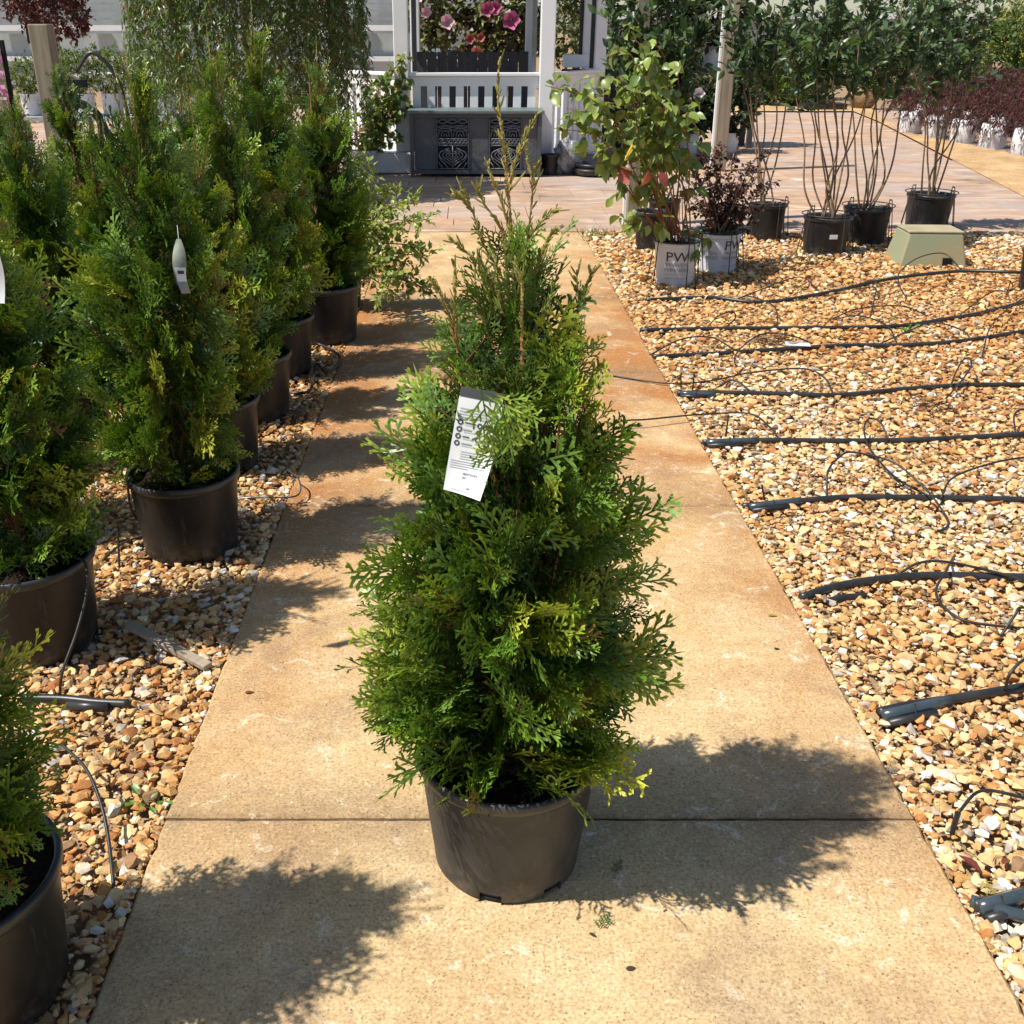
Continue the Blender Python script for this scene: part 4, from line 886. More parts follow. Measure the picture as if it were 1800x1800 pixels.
# tall shrubs with bare stems in black pots
GL = [(.05, .095, .04), (.07, .125, .045), (.04, .075, .04), (.09, .15, .055)]; GT = [(.07, .125, .055), (.10, .16, .06), (.06, .10, .055), (.14, .20, .075)]
def tall_shrub(loc, ends, label, potr, wl, tilt=0.0, s0=.45, step=.055, bend=.0, lsz=.072, tagged=False, zmin=1.04):
    o = empty('tall_shrub', loc, label, 'shrub', 'tall bare-stemmed shrubs in black pots'); make_pot(o, potr * .88, potr, .27, sides=40); stems = []
    uc = sum(q[0] for q in ends) / len(ends)
    for u, v, Y in ends:
        e = P(uc + (u - uc) * 1.35, v, Y) - Vector(loc); b0 = Vector((random.uniform(-.07, .07), random.uniform(-.06, .06), .23))
        m1 = b0.lerp(e, .22) + Vector((random.uniform(-.07, .07), random.uniform(-.05, .05), -.02)); m2 = b0.lerp(e, .45) + Vector((random.uniform(-.06, .06), random.uniform(-.05, .05), .02)); stems.append([b0, m1, m2, b0.lerp(e, .75) + jit(.03), e])
    stems_obj(stems, .0078, M_stem, o, 'stem', .6)
    c = Cloud(); twiggy(c, stems, s0, step, .23, 6, lsz, GL, GT, 3, -.1, .5, (.16, .10, .06), tr=.0022, zmin=zmin)
    link('foliage', c.mesh('foliage', OVAL, M_leaf), o)
    if tagged: MB().box((.0, -potr - .004, .15), (.055, .004, .03)).build('sticker', M_tag, o)
    wire_stand(loc, potr * 1.12, .285, 'wire stand round the pot of the ' + wl); return o
tall_shrub((2.60, 7.57, -.01), [(1395, 20, 7.5), (1425, -60, 7.6), (1455, 10, 7.5), (1480, -80, 7.6), (1500, 40, 7.4), (1440, 60, 7.3), (1520, -20, 7.7), (1410, 90, 7.6), (1470, 90, 7.4), (1545, 60, 7.6)], 'tall shrub whose many thin tan stems rise from a black pot with white sticker', .165, 'tan-stemmed shrub', tagged=True)
tall_shrub((3.03, 7.98, -.01), [(1500, 0, 7.9), (1540, -70, 8), (1580, 0, 7.9), (1560, 60, 7.8), (1600, 50, 8.1), (1530, 80, 7.8), (1620, -40, 8)], 'tall shrub with crooked grey stems in the black pot behind the stickered one', .17, 'crooked grey-stemmed shrub')
tall_shrub((3.76, 8.60, .0), [(1640, -40, 8.5), (1660, 20, 8.6), (1690, -60, 8.6), (1720, 10, 8.5), (1630, 60, 8.4), (1670, 90, 8.4), (1700, 80, 8.7), (1610, 20, 8.6)], 'tall shrub in tilted black pot standing behind the valve box', .18, 'shrub behind the valve box', s0=.45)
tall_shrub((2.33, 8.15, -.01), [(1290, 0, 8.1), (1330, -60, 8.2), (1365, 20, 8.1), (1310, 60, 8.0), (1345, 70, 8.2), (1390, -30, 8.3)], 'tall thin-stemmed shrub in the black pot behind the dark purple shrub', .13, 'thin-stemmed shrub', s0=.5)
# a taller green shrub behind the dogwood, around the post
tall_shrub((1.55, 8.3, .0), [(1120, 0, 8.3), (1150, -60, 8.4), (1185, -10, 8.3), (1160, 60, 8.2), (1100, 60, 8.3), (1210, 30, 8.5), (1130, 110, 8.2), (1090, -20, 8.4), (1195, 90, 8.3)], 'green shrub with long pointed leaves behind the lime green shrub', .12, 'long-leaved shrub', s0=.4, lsz=.09, zmin=.7)
# pot and shrub at the right frame edge
ep = empty('edge_shrub', G(1850, 522, -.01) + Vector((0, .14, 0)), 'small yellow-green shrub in the black pot where the first pipe ends', 'shrub'); make_pot(ep, .13, .15, .26, sides=40)
c = Cloud(); ellip_cloud(c, [(-.02, -.02, .48, .16, .16, .18)], 120, .12, 7, .024, [(.2, .26, .05), (.28, .28, .07)], [(.3, .32, .08), (.36, .3, .1)], 3); link('foliage', c.mesh('foliage', SMALL, M_leaf), ep)

# ------------------------------------------------------------------ valve box
vb = empty('valve_box', (3.21, 7.26, -.02), 'faded green tapered irrigation valve box with tan lid on the gravel', 'valve box', rz=-.06)
mb = MB(); w0, d0, w1, d1, h = .46, .36, .36, .27, .235
bx = mb.frustum((0, 0, 0), (w0, d0), (w1, d1), h).build('box', M_valve, vb, bevel=.012)
MB().box((0, 0, h + .006), (w1 * 1.02, d1 * 1.02, .014)).build('lid', M_valvelid, vb, bevel=.004)
MB().box((.09, -d0 / 2 + .012, .045), (.062, .02, .062)).build('pipe_notch', M_dark, vb)

# ------------------------------------------------------------------ posts
def lean_post(u0, v0, u1, v1, Y, w, m, label, extra=None):
    b = P(u0, v0, Y); b.z = -.05; t = P(u1, v1, Y); d = (t - Vector((b.x, b.y, b.z))); o = empty('wooden_post', b, label, 'post')
    t2 = d * 1.5; o2 = MB().box((0, 0, t2.length / 2), (w, w, t2.length)).build('post', m, o, bevel=.006); o2.rotation_euler = t2.to_track_quat('Z', 'Y').to_euler(); o2.rotation_euler = (0, math.atan2(t2.x, t2.z), 0)
    if extra:
        o3 = MB().box((-w / 2 - .016, -.01, t2.length / 2), (.03, .03, t2.length)).build('white_strip', M_white, o, bevel=.004); o3.rotation_euler = o2.rotation_euler  # separate white strip along the left edge of the post
    return o
lean_post(1262, 300, 1288, 0, 12.3, .14, M_post, 'weathered wooden post with white strip beside the patio', True)
lean_post(1110, 400, 1132, 0, 8.7, .10, M_post, 'short-grained wooden post standing behind the lime green shrub', True)
hp = empty('wooden_post', (-3.0, 8.0, -.02), 'square wooden post with coiled garden hose behind the arborvitae rows', 'post'); MB().box((0, 0, .76), (.14, .14, 1.53)).build('post', M_post, hp, bevel=.008)
MB().box((-.085, 0, 1.46), (.03, .06, .12)).build('bracket', M_dark, hp)
hs = empty('garden_hose', (-2.78, 7.95, 0), 'dark green garden hose coiled on a hanger beside the wooden post', 'hose')
for k in range(5):
    n = 30; ph = k * .5; MB().tube([(-.06 + .025 * k + (.11 + .012 * k) * math.cos(a) + .03 * math.sin(2 * a + k), -.04 + .022 * k + .02 * math.sin(a + k), .78 - .02 * k + (.22 + .014 * (k * 3 % 5)) * math.sin(a)) for a in [2 * math.pi * j / n for j in range(n + 1)]], .014, 7, False).build('coil', simple('hose_green', (.035, .06, .03), (.02, .03, .02), 5, .45, .4, 0) if k % 2 else M_hose, hs, smooth=True)
MB().tube(crom([(0, 0, 1.2), (.14, 0, 1.32), (.3, 0, 1.1), (.32, .02, .6), (.3, .02, 0)], 8), .014, 7).build('loose_end', M_hose, hs, smooth=True); MB().box((-.04, 0, 1.12), (.2, .04, .05)).build('hanger', M_dark, hs)

# ------------------------------------------------------------------ gazebo
gz = empty('gazebo', (.08, 12.25, 0), 'white railed gazebo with square posts standing on the patio', 'gazebo')
gp = [(-.79, 0), (.80, 0), (1.50, 1.05), (1.50, 2.4), (.80, 3.4), (-.79, 3.4), (-1.75, 2.4), (-1.75, 1.05)]
def gpost(x, y, w): MB().box((x, y, 1.4), (w, w, 2.8)).build('post', M_white, gz, bevel=.01); MB().box((x, y, .06), (w + .03, w + .03, .1)).build('post_base', M_white, gz, bevel=.008)
for i, (x, y) in enumerate(gp): gpost(x, y, .16 if i < 2 else .13)
def rail(a, b, n, front=False):
    a, b = Vector((*a, 0)), Vector((*b, 0)); d = b - a; L = d.length; rz = math.atan2(d.y, d.x); m = (a + b) / 2; g = L - .16
    MB().box((m.x, m.y, 1.025), (g, .11, .035), rz).build('top_rail', M_white, gz, bevel=.006); MB().box((m.x, m.y, .955), (g, .05, .10), rz).build('upper_rail', M_white, gz, bevel=.004); MB().box((m.x, m.y, .17), (g, .05, .09), rz).build('lower_rail', M_white, gz, bevel=.004)
    for k in range(n):
        p = a + d * ((k + .5) / n * (g / L) + .08 / L); MB().box((p.x, p.y, .56), (.088, .03, .70), rz).build('baluster', M_white, gz, bevel=.003)
rail(gp[0], gp[1], 9); rail(gp[1], gp[2], 8); rail(gp[7], gp[0], 8); rail(gp[2], gp[3], 8); rail(gp[6], gp[7], 8)
MB().add([(x * 1.06, y * 1.03 - .05, .09) for x, y in gp] + [(x * 1.06, y * 1.03 - .05, -.018) for x, y in gp], [tuple(range(8))] + [(i, i + 8, (i + 1) % 8 + 8, (i + 1) % 8) for i in range(8)]).build('deck', simple('deck_board', (.30, .27, .24), None, 8, .8, .2), gz)
MB().add([(x * 1.03, 1.7 + (y - 1.7) * 1.02, 2.78) for x, y in gp] + [(-.1, 1.7, 3.7)], [(i, (i + 1) % 8, 8) for i in range(8)] + [tuple(range(8))[::-1]]).build('roof', M_roof, gz)  # unseen roof added to shade the interior, overhang trimmed so front rails catch sun
for i in (0, 1):   # added dark pieces drawn as back posts, their shade painted in grey
    x = gp[i][0] + (.14 if i == 0 else -.14); MB().box((x, .07, 1.9), (.05, .06, 1.7)).build('shaded_post', simple('shade_grey', (.10, .10, .105), None, 4, .6, .3, 0), gz)
for i in (2, 3, 7): MB().box((gp[i][0] * .955, gp[i][1] + .1, 1.9), (.08, .06, 1.7)).build('shaded_post', M_plank, gz)  # more added posts, shade painted in by the dark plank colour
for k in range(11): MB().box((-.66 + .132 * k, 2.3, .66 + random.uniform(-.006, .006)), (.125, .025, 1.10)).build('screen_plank', M_plank, gz, bevel=.003)
# deck box
dx = empty('storage_box', (.10, 11.98, 0.002), 'grey metal storage box with two ornamental tracery panels before the gazebo', 'storage box')
W, D, H = 1.42, .46, .65
for x in (-W / 2 + .02, W / 2 - .02):
    for y in (-D / 2 + .02, D / 2 - .02): MB().box((x, y, H / 2), (.042, .042, H)).build('leg', M_boxfr, dx, bevel=.004)
MB().box((0, -D / 2 + .02, .055), (W - .085, .036, .04)).build('bottom_rail', M_boxfr, dx); MB().box((0, -D / 2 + .02, H - .02), (W - .085, .036, .035)).build('top_rail', M_boxfr, dx)
MB().box((0, 0, H + .018), (W + .05, D + .05, .036)).build('lid', M_lid, dx, bevel=.008); MB().box((0, .03, H / 2 + .03), (W - .1, D - .12, H - .09)).build('back_box', M_dark, dx)
xs = [-W / 2 + .042, -.43, -.07, .14, .50, W / 2 - .042]; z0b, z1b = .078, H - .04
for i in range(5):
    a, b = xs[i], xs[i + 1]; m = (a + b) / 2
    if i % 2 == 0: MB().box((m, -D / 2 + .03, (z0b + z1b) / 2), (b - a - .006, .012, z1b - z0b)).build('slate_panel', M_slate, dx)
    else:
        tr = MB(); w = (b - a) / 2 - .018; y = -D / 2 + .022
        pn = MB().box((m, -D / 2 + .045, (z0b + z1b) / 2), (b - a - .004, .01, z1b - z0b)).build('tracery_panel', simple('tracery_backing', (.022, .024, .032), None, 4, .7, .2, 0), dx)
        for x in (a + .008, b - .008): MB().box((x, -D / 2 + .022, (z0b + z1b) / 2), (.016, .016, z1b - z0b)).build('side_bar', M_boxfr, pn)
        zz = lambda t: z0b + (z1b - z0b) * t
        tb = lambda q, r=.0065: tr.tube([(m + x * w, y, zz(t)) for x, t in q], r, 5)
        for t in (.02, .47, .60, .98, .52): tb([(-1, t), (1, t)], .006)
        for ph in (0, math.pi): tb([(-1 + 2 * k / 24, .93 + .035 * math.sin(k / 24 * 2 * math.pi * 1.5 + ph)) for k in range(25)])
        for k in range(8):
            x = -.875 + .25 * k; tb([(x + .10 * math.cos(j * .7), .535 + .045 * math.sin(j * .7)) for j in range(10)], .006)
        for sg in (-1, 1):
            for sc in (1., .74, .5, .28):
                tb([(sg * sc * .92 * math.sin(j / 10 * math.pi * .92), .06 + .40 * (1 - sc) * .55 + sc * .36 * (j / 10) ** .75) for j in range(11)])
            tb([(sg * (.36 + .20 * math.cos(j * .6) * (1 - j / 16)), .33 + .06 * math.sin(j * .6) * (1 - j / 16)) for j in range(14)])
            tb([(sg * .95, .28), (sg * .8, .18), (sg * .5, .10), (sg * .3, .03)]); tb([(sg * .98, .15), (sg * .8, .08), (sg * .7, .03)])
            for sc in (1., .6, .25): tb([(sg * (.5 + sc * .45 * math.cos(math.pi * j / 10)), .64 + sc * .20 * math.sin(math.pi * j / 10)) for j in range(11)])
            tb([(sg * (.5 + .5 * math.sin(j * .63)), .74 + .12 * j / 10) for j in range(11)]); tb([(sg * (.5 - .5 * math.sin(j * .63)), .74 + .12 * j / 10) for j in range(11)])
        tb([(0, .03), (0, .47)], .009); tr.build('tracery', M_trace, pn, smooth=True)
# things beside the box
bp = empty('black_pot', (.93, 12.0, 0.0), 'small black pot standing between storage box and plastic bag', 'pot'); make_pot(bp, .08, .095, .22, sides=24)
bm = bmesh.new(); bmesh.ops.create_icosphere(bm, subdivisions=4, radius=1)
for v in bm.verts:
    n = Vector(v.co); k = 1 + .18 * math.sin(7 * n.x + 4 * n.z) * math.cos(5 * n.y + 3 * n.z) + .12 * math.sin(15 * n.z + 9 * n.x); v.co = Vector((n.x * .15 * k * (1.1 - .5 * max(n.z, 0)), n.y * .13 * k, .20 + n.z * .21 * k)); v.co.z = max(v.co.z, 0)
me = bpy.data.meshes.new('plastic_bag'); bm.to_mesh(me); bm.free(); me.shade_smooth(); T(link('plastic_bag', me, None, M_plasticbag, loc=(1.13, 12.05, .002)), 'crumpled grey plastic bag slumped against the gazebo rail', 'bag')
ty = empty('round_saucer', (1.42, 11.95, .002), 'stack of round black plastic saucers on the patio by the gazebo', 'saucer')
MB().lathe([(.20, 0), (.24, .03), (.25, .07), (.22, .085), (.18, .06), (.0, .055)], 36).build('lower_saucer', M_pot, ty, True); MB().lathe([(.17, .06), (.21, .09), (.215, .125), (.19, .13), (.15, .1), (0, .098)], 36).build('upper_saucer', M_pot, ty, True)
# planter and climber left of the box
pl = empty('vine_planter', (-1.15, 12.0, .002), 'white pot with climbing vine against the gazebo side rail', 'planter'); make_pot(pl, .13, .155, .26, mat=M_whitepot, rimmat=M_whitepot, sides=32)
c = Cloud(); stems = []
for u, v in [(690, 110), (712, 95), (700, 150), (670, 130), (715, 180), (690, 200), (660, 170), (705, 240), (665, 215), (650, 140), (720, 130), (645, 200)]:
    e = P(u, v, 12.1 + random.uniform(-.1, .1)) - pl.location; stems.append([Vector((random.uniform(-.06, .06), random.uniform(-.05, .05), .22)), Vector((e.x * .6, e.y * .6, .25 + (e.z - .25) * .5)), e])
twiggy(c, stems, .15, .06, .12, 4, .075, [(.10, .18, .05), (.15, .23, .06), (.22, .24, .04)], [(.16, .25, .07), (.2, .3, .08), (.36, .30, .05)], 3, .5, .1, tr=.002); link('foliage', c.mesh('foliage', HEART, M_leaf), pl); stems_obj(stems, .005, M_stem, pl)
wp = T(MB().box((-.80, 12.12, .12), (.52, .22, .22)).build('white_trough', M_whitepot, None, bevel=.02), 'white trough planter on the patio left of the storage box', 'planter')

# ------------------------------------------------------------------ weeping tree
wt = empty('weeping_tree', (-2.05, 10.6, -.03), 'weeping tree with long drooping leafy branches behind the arborvitae', 'tree')
MB().tube(crom([(0, 0, 0), (.03, .02, .8), (-.02, 0, 1.6), (.05, 0, 2.3)], 6), lambda s: .055 * (1 - .4 * s), 10).build('trunk', M_stem, wt, smooth=True)
c = Cloud(); limbs = MB()
for k in range(430):
    az = rng.random() * 6.283; r = .2 + .85 * math.sqrt(rng.random()); zt = 2.9 - .75 * (r / 1.2) ** 2 + rng.uniform(-.3, .2); ze = max(.12, zt - rng.uniform(.9, 2.2)) if r > .45 else zt - rng.uniform(.4, 1.2)
    rr = r * rng.uniform(1.0, 1.12); pts = crom([(.1 * math.cos(az), .1 * math.sin(az), 2.2), (r * .6 * math.cos(az), r * .6 * math.sin(az), zt + .12), (r * math.cos(az), r * math.sin(az), zt - .15), (rr * math.cos(az + .05), rr * math.sin(az + .05), (zt + ze) / 2), (rr * math.cos(az - .05), rr * math.sin(az - .05), ze)], 8)
    for i in range(len(pts) - 1):
        twig(c, pts[i], pts[i + 1], .005 * (1.1 - i / len(pts)), (.10, .07, .05), 3)
        if i < 6: continue
        d = np.array((pts[i + 1] - pts[i])); L = np.linalg.norm(d); d /= L
        for q in range(max(3, int(L / .026))):
            a = rng.random() * 6.28; F = frame(d); sd = F[:, 0] * math.cos(a) + F[:, 2] * math.sin(a); ld = unit(d * .35 + sd * .9 + np.array([0, 0, -.25]) + rn(.3)); g = rng.uniform(.6, 1.3); cc = (.10, .15, .04) if rng.random() < .975 else (.3, .13, .03)
            c.put(int(rng.integers(0, 3)), frame(ld, nref=sd + np.array([0, 0, .6])) * rng.uniform(.06, .10), np.array(pts[i]) + d * L * rng.random(), np.array(cc) * g, np.array(cc) * g * 1.5)
link('crown', c.mesh('crown', NARROW, M_leaf), wt)
# limestone boulders
for i in range(8):
    bm = bmesh.new(); bmesh.ops.create_icosphere(bm, subdivisions=2, radius=1); s = Vector((random.uniform(.16, .3), random.uniform(.14, .2), random.uniform(.2, .34)))
    for v in bm.verts: n = v.co.copy(); k = 1 + random.uniform(-.13, .13); v.co = Vector((max(-.8, min(.8, n.x)) * s.x * k, max(-.8, min(.8, n.y)) * s.y * k, max(-.75, min(.75, n.z)) * s.z * k))
    me = bpy.data.meshes.new('boulder'); bm.to_mesh(me); bm.free(); T(link('boulder', me, None, M_rock, loc=(-3.4 + i * .24 + random.uniform(-.06, .06), 9.0 + random.uniform(-.15, .15), s.z * .6)), 'upright tan limestone boulder in the row behind the arborvitae', 'boulder', 'tan boulders behind the arborvitae rows')
# ------------------------------------------------------------------ background left: sign, maple, benches, greenhouse
sg = empty('flower_sign', (-3.95, 9.0, -.03), 'poster sign printed with pink flowers beside the wooden post', 'sign')
def mat_poster():
    t = NT('flower_print'); v = t.voro(34); c = t.ramp(v.outputs['Color'], [(.25, (.10, .18, .06)), (.45, (.42, .07, .26)), (.62, (.55, .22, .42)), (.8, (.75, .62, .66))]); t.base(c); return t.set(.5, .3)
M_poster = mat_poster()
MB().box((0, 0, .95), (.52, .03, .95)).build('frame', M_dark, sg, bevel=.006); MB().box((0, -.02, 1.12), (.46, .01, .48)).build('poster', M_poster, sg); MB().box((0, -.02, .72), (.46, .01, .2)).build('band', simple('teal_band', (.06, .16, .15), None, 6, .5, .3, 0), sg)
for x in (-.22, .22): MB().box((x, .02, .24), (.04, .04, .54)).build('leg', M_dark, sg)
def far_shrub(name, loc, clusters, n, tl, nl, ls, cols, tips, protos, label, cat, group=None, trunk=None, m=None, droop=.2, up=.3, potmat=None, pot=None, flowers=None, shell=.5):
    o = empty(name, loc, label, cat, group); c = Cloud(); ellip_cloud(c, clusters, n, tl, nl, ls, cols, tips, len(protos) - 1, droop, up, shell=shell)
    link('crown', c.mesh('crown', protos, m or M_far), o)
    if trunk: MB().tube([(0, 0, 0), (.02, 0, trunk[1] * .5), (0, .01, trunk[1])], lambda s: trunk[0] * (1 - .4 * s), 7).build('trunk', M_stem, o, smooth=True)
    if pot: make_pot(o, pot[0] * .88, pot[0], pot[1], mat=potmat, rimmat=potmat, sides=24)
    if flowers:
        for k, (x, y, z, s, col) in enumerate(flowers):
            f = Cloud()
            for j in range(5):
                a = j * 1.2566; f.put(0, frame((math.cos(a), -.45, math.sin(a)), nref=(0, -1, 0)) * s, (0, 0, 0), np.array(col) * rng.uniform(.85, 1.1), np.array(col) * .9 + .08)
            f.put(0, frame((0, -1, .1)) * np.array([.2, .7, .2]) * s, (0, 0, 0), (.6, .5, .2)); link('flower', f.mesh('flower', PETAL, M_petal, smooth=True), o, loc=(x, y, z))
    return o
MAR = [(.10, .028, .028), (.07, .022, .025), (.15, .05, .035)]; MART = [(.16, .05, .045), (.10, .03, .03), (.24, .09, .06)]
far_shrub('red_maple', (-5.9, 15.8, -.03), [(0, 0, 2.05, .75, .6, .5), (.2, 0, 1.65, .5, .4, .3)], 560, .2, 8, .075, MAR, MART, SMALL, 'small dark red maple tree in front of the greenhouse', 'tree', trunk=(.035, 1.8))
YG = [(.14, .2, .04), (.2, .24, .05), (.10, .16, .04)]; YGT = [(.2, .26, .06), (.28, .3, .07), (.14, .2, .05)]; DG = [(.04, .08, .025), (.06, .11, .03), (.03, .06, .022)]; DGT = [(.06, .11, .035), (.09, .15, .045), (.045, .085, .03)]
far_shrub('yellow_shrub', (-7.0, 14.0, -.03), [(0, 0, .9, .6, .5, .75), (-.5, 0, .8, .4, .4, .6)], 330, .2, 7, .06, YG, YGT, SMALL, 'yellow-green shrub behind the flower sign', 'shrub')
far_shrub('silver_shrub', (-3.35, 7.2, -.03), [(0, 0, .75, .35, .3, .45)], 230, .2, 8, .06, [(.2, .24, .16), (.26, .3, .2)], [(.34, .38, .28), (.3, .36, .24)], NARROW, 'silvery narrow-leaved shrub at the foot of the wooden post', 'shrub')
far_shrub('silver_shrub', (-1.5, 7.4, -.03), [(0, 0, .45, .4, .3, .4)], 200, .2, 8, .055, [(.16, .22, .14), (.2, .26, .17)], [(.28, .34, .24), (.26, .32, .2)], NARROW, 'silvery low shrub between the arborvitae rows and weeping tree', 'shrub')
far_shrub('orange_shrub', (-5.4, 12.2, -.03), [(0, 0, .55, .5, .4, .45)], 160, .15, 7, .05, [(.12, .15, .04), (.25, .16, .05)], [(.2, .22, .06), (.35, .2, .07)], SMALL, 'green shrub with orange new leaves left of the weeping tree', 'shrub')
for i in range(9):
    far_shrub('bench_plant', (-5.6 + i * .34, 14.2 + .1 * (i % 2), .47), [(0, 0, .48, .24, .25, .24)], 110, .16, 8, .07, YG[:2] + DG[:2], YGT[:2] + DGT[:2], NARROW, 'bushy green nursery plant in white pot, one of the low hedge-like row', 'potted plant', 'low row of green nursery plants in white pots', pot=(.13, .26), potmat=M_whitepot)
tb = empty('nursery_table', (-4.25, 14.25, -.03), 'low grey nursery table under the hedge-like row of green plants', 'table'); MB().box((0, 0, .47), (3.4, .7, .05)).build('table_top', M_grey, tb)
for x in (-1.6, 0, 1.6):
    for y in (-.3, .3): MB().box((x, y, .22), (.07, .07, .45)).build('leg', M_grey, tb)
bn = empty('nursery_bench', (-6.6, 20.5, -.03), 'white nursery bench with potted plants near the greenhouse', 'bench'); MB().box((0, 0, .75), (2.2, .9, .06)).build('bench_top', M_white, bn)
for x in (-1, 0, 1):
    for y in (-.4, .4): MB().box((x, y, .36), (.06, .06, .72)).build('leg', M_grey, bn)
for i in range(6): far_shrub('bench_flower', (-7.5 + i * .36, 20.4, .75), [(0, 0, .3, .16, .16, .17)], 40, .1, 6, .07, DG, YGT, SMALL, 'small green potted plant standing on the white bench', 'potted plant', 'pots on the white bench', pot=(.09, .15), potmat=M_whitepot)
for i, (x, y, h, r) in enumerate([(-4.6, 19.0, .9, .5), (-8.2, 19.5, .9, .6), (-10.2, 18.5, .8, .6), (-3.2, 18.2, 1.0, .5), (-9.2, 16., .7, .6), (-4.4, 16.4, .6, .45)]):
    far_shrub('nursery_shrub', (x, y, -.03), [(0, 0, h * .6, r, r * .8, h * .5)], 130, .2, 7, .075, (DG, YG)[i % 2], (DGT, YGT)[i % 2], SMALL, ('dark green round shrub standing before the greenhouse', 'light green round shrub standing before the greenhouse')[i % 2], 'shrub', 'shrubs before the greenhouse')
gh = empty('greenhouse', (-14, 31, -.04), 'long grey greenhouse with white horizontal rails and open sides', 'greenhouse')
MB().box((0, 1.5, 2.2), (30, .2, 4.4)).build('back_wall', M_ghdark, gh); MB().box((0, 0, .35), (30, .12, .7)).build('base_wall', M_glassy, gh)
for z, t in ((.78, .12), (1.55, .14), (1.78, .05), (1.98, .05), (2.15, .05), (2.45, .22), (3.2, .1)): MB().box((0, -.1, z), (30, .1, t)).build('rail', M_white if t > .1 else M_grey, gh)
for k in range(13): MB().box((-14.6 + k * 2.45, -.05, 1.9), (.12, .12, 3.8)).build('post', M_grey, gh)
for k in range(12): MB().box((-13.4 + k * 2.45, .4, 1.1), (2.2, .05, .62)).build('panel', M_glassy, gh)
MB().add([(-15.5, 1.7, 4.4), (15.5, 1.7, 4.4), (15.5, 6, 6.2), (-15.5, 6, 6.2)], [(0, 1, 2, 3)]).build('roof', M_glassy, gh)
sgn = empty('orange_sign', (-2.55, 24.0, -.04), 'orange-brown sign board with white wire frame beyond the weeping tree', 'sign'); MB().box((0, 0, 1.42), (.62, .04, .45)).build('board', M_terra, sgn)
for x in (-.33, .33): MB().box((x, .0, 1.0), (.03, .03, 2.05)).build('leg', M_white, sgn)
MB().box((0, 0, 2.02), (.68, .03, .03)).build('bar', M_white, sgn); MB().box((0, 0, 1.85), (.62, .02, .02)).build('bar', M_white, sgn)
far_shrub('columnar_conifer', (-1.75, 16.5, -.03), [(0, 0, .8, .34, .34, .9), (0, 0, 1.7, .27, .27, .8), (0, 0, 2.5, .15, .15, .6)], 800, .16, 8, .06, [(.035, .08, .04), (.05, .10, .05)], [(.05, .11, .06), (.08, .14, .07)], NARROW, 'dense blue-green columnar conifer behind the gazebo', 'tree', up=.8)
PETAL = [leaf_proto(.95, .1, .15, seed=31)]
PK = (.62, .12, .30); PL = (.80, .50, .58)
hb = [(.1, -.2, .6), (-.3, -.35, .9)]
far_shrub('hibiscus', (.05, 16.6, -.03), [(0, 0, 1.3, .85, .5, .55), (-.5, 0, 1.75, .5, .4, .45), (.5, 0, 1.65, .6, .4, .5)], 520, .2, 7, .105, [(.10, .085, .05), (.12, .14, .05), (.08, .05, .045), (.17, .20, .07)], [(.16, .13, .08), (.20, .23, .09), (.14, .08, .07), (.28, .3, .10)], HEART, 'hibiscus bush with pale and deep pink flowers seen through the gazebo', 'shrub',
          flowers=[(-.72, -.5, 1.95, .13, PL), (-.62, -.45, 1.72, .1, PL), (-.32, -.58, 1.60, .13, PL), (.24, -.5, 1.76, .13, PK), (.35, -.5, 1.78, .12, PK), (.58, -.5, 1.62, .16, PK), (.0, -.5, 1.38, .09, (.55, .12, .1)), (.15, -.55, 1.4, .08, (.55, .12, .1)), (.1, -.55, 1.2, .12, (.65, .2, .12)), (-.3, -.4, 2.05, .12, PK)])
far_shrub('ornamental_tree', (1.62, 16.8, -.03), [(0, 0, 1.5, .62, .5, .6), (.05, 0, 2.1, .45, .4, .5)], 420, .2, 7, .085, [(.10, .12, .035), (.14, .15, .045), (.07, .09, .03)], [(.18, .19, .06), (.22, .22, .07), (.11, .13, .05)], SMALL, 'olive green bushy tree seen through the right opening of the gazebo', 'tree', trunk=(.04, 1.4))
pb = empty('planter_box', (1.62, 14.6, .1), 'white planter box with terracotta end inside the gazebo', 'planter'); MB().box((-.08, 0, 1.0), (.56, .2, .15)).build('box', M_white, pb, bevel=.006); MB().box((.28, 0, 1.0), (.14, .19, .14)).build('terracotta_end', M_terra, pb); MB().box((0, .05, .45), (.7, .08, .9)).build('stand', M_plank, pb)
# hibiscus rack to the right of the gazebo
rk = empty('plant_rack', (3.0, 15.2, -.03), 'low wooden rack carrying potted hibiscus right of the gazebo', 'rack'); MB().box((0, 0, 1.0), (1.9, .5, .05)).build('shelf', M_plank, rk)
for x in (-.9, .9):
    for y in (-.2, .2): MB().box((x, y, .49), (.07, .07, .98)).build('leg', M_plank, rk)
HD = [(.035, .06, .025), (.05, .085, .03), (.05, .04, .03)]; HT = [(.06, .10, .04), (.08, .13, .05), (.08, .06, .05)]
far_shrub('hibiscus', (2.55, 15.2, 1.0), [(0, 0, .62, .42, .35, .45)], 200, .2, 7, .11, HD, HT, OVAL, 'pink flowering hibiscus in white pot on the wooden rack', 'shrub', pot=(.13, .24), potmat=M_whitepot, flowers=[(-.05, -.38, .95, .13, PL), (.18, -.36, .98, .12, PK), (.08, -.36, 1.05, .1, (.6, .05, .15))])
far_shrub('hibiscus', (3.35, 15.2, 1.0), [(0, 0, .62, .45, .35, .45)], 220, .2, 7, .11, HD, HT, OVAL, 'white-pink flowering hibiscus with lettered white pot on the wooden rack', 'shrub', pot=(.15, .27), potmat=M_whitepot, flowers=[(-.15, -.4, 1.0, .15, (.85, .65, .72)), (.3, -.36, .9, .12, PL), (.1, -.4, .8, .1, (.45, .12, .05))])
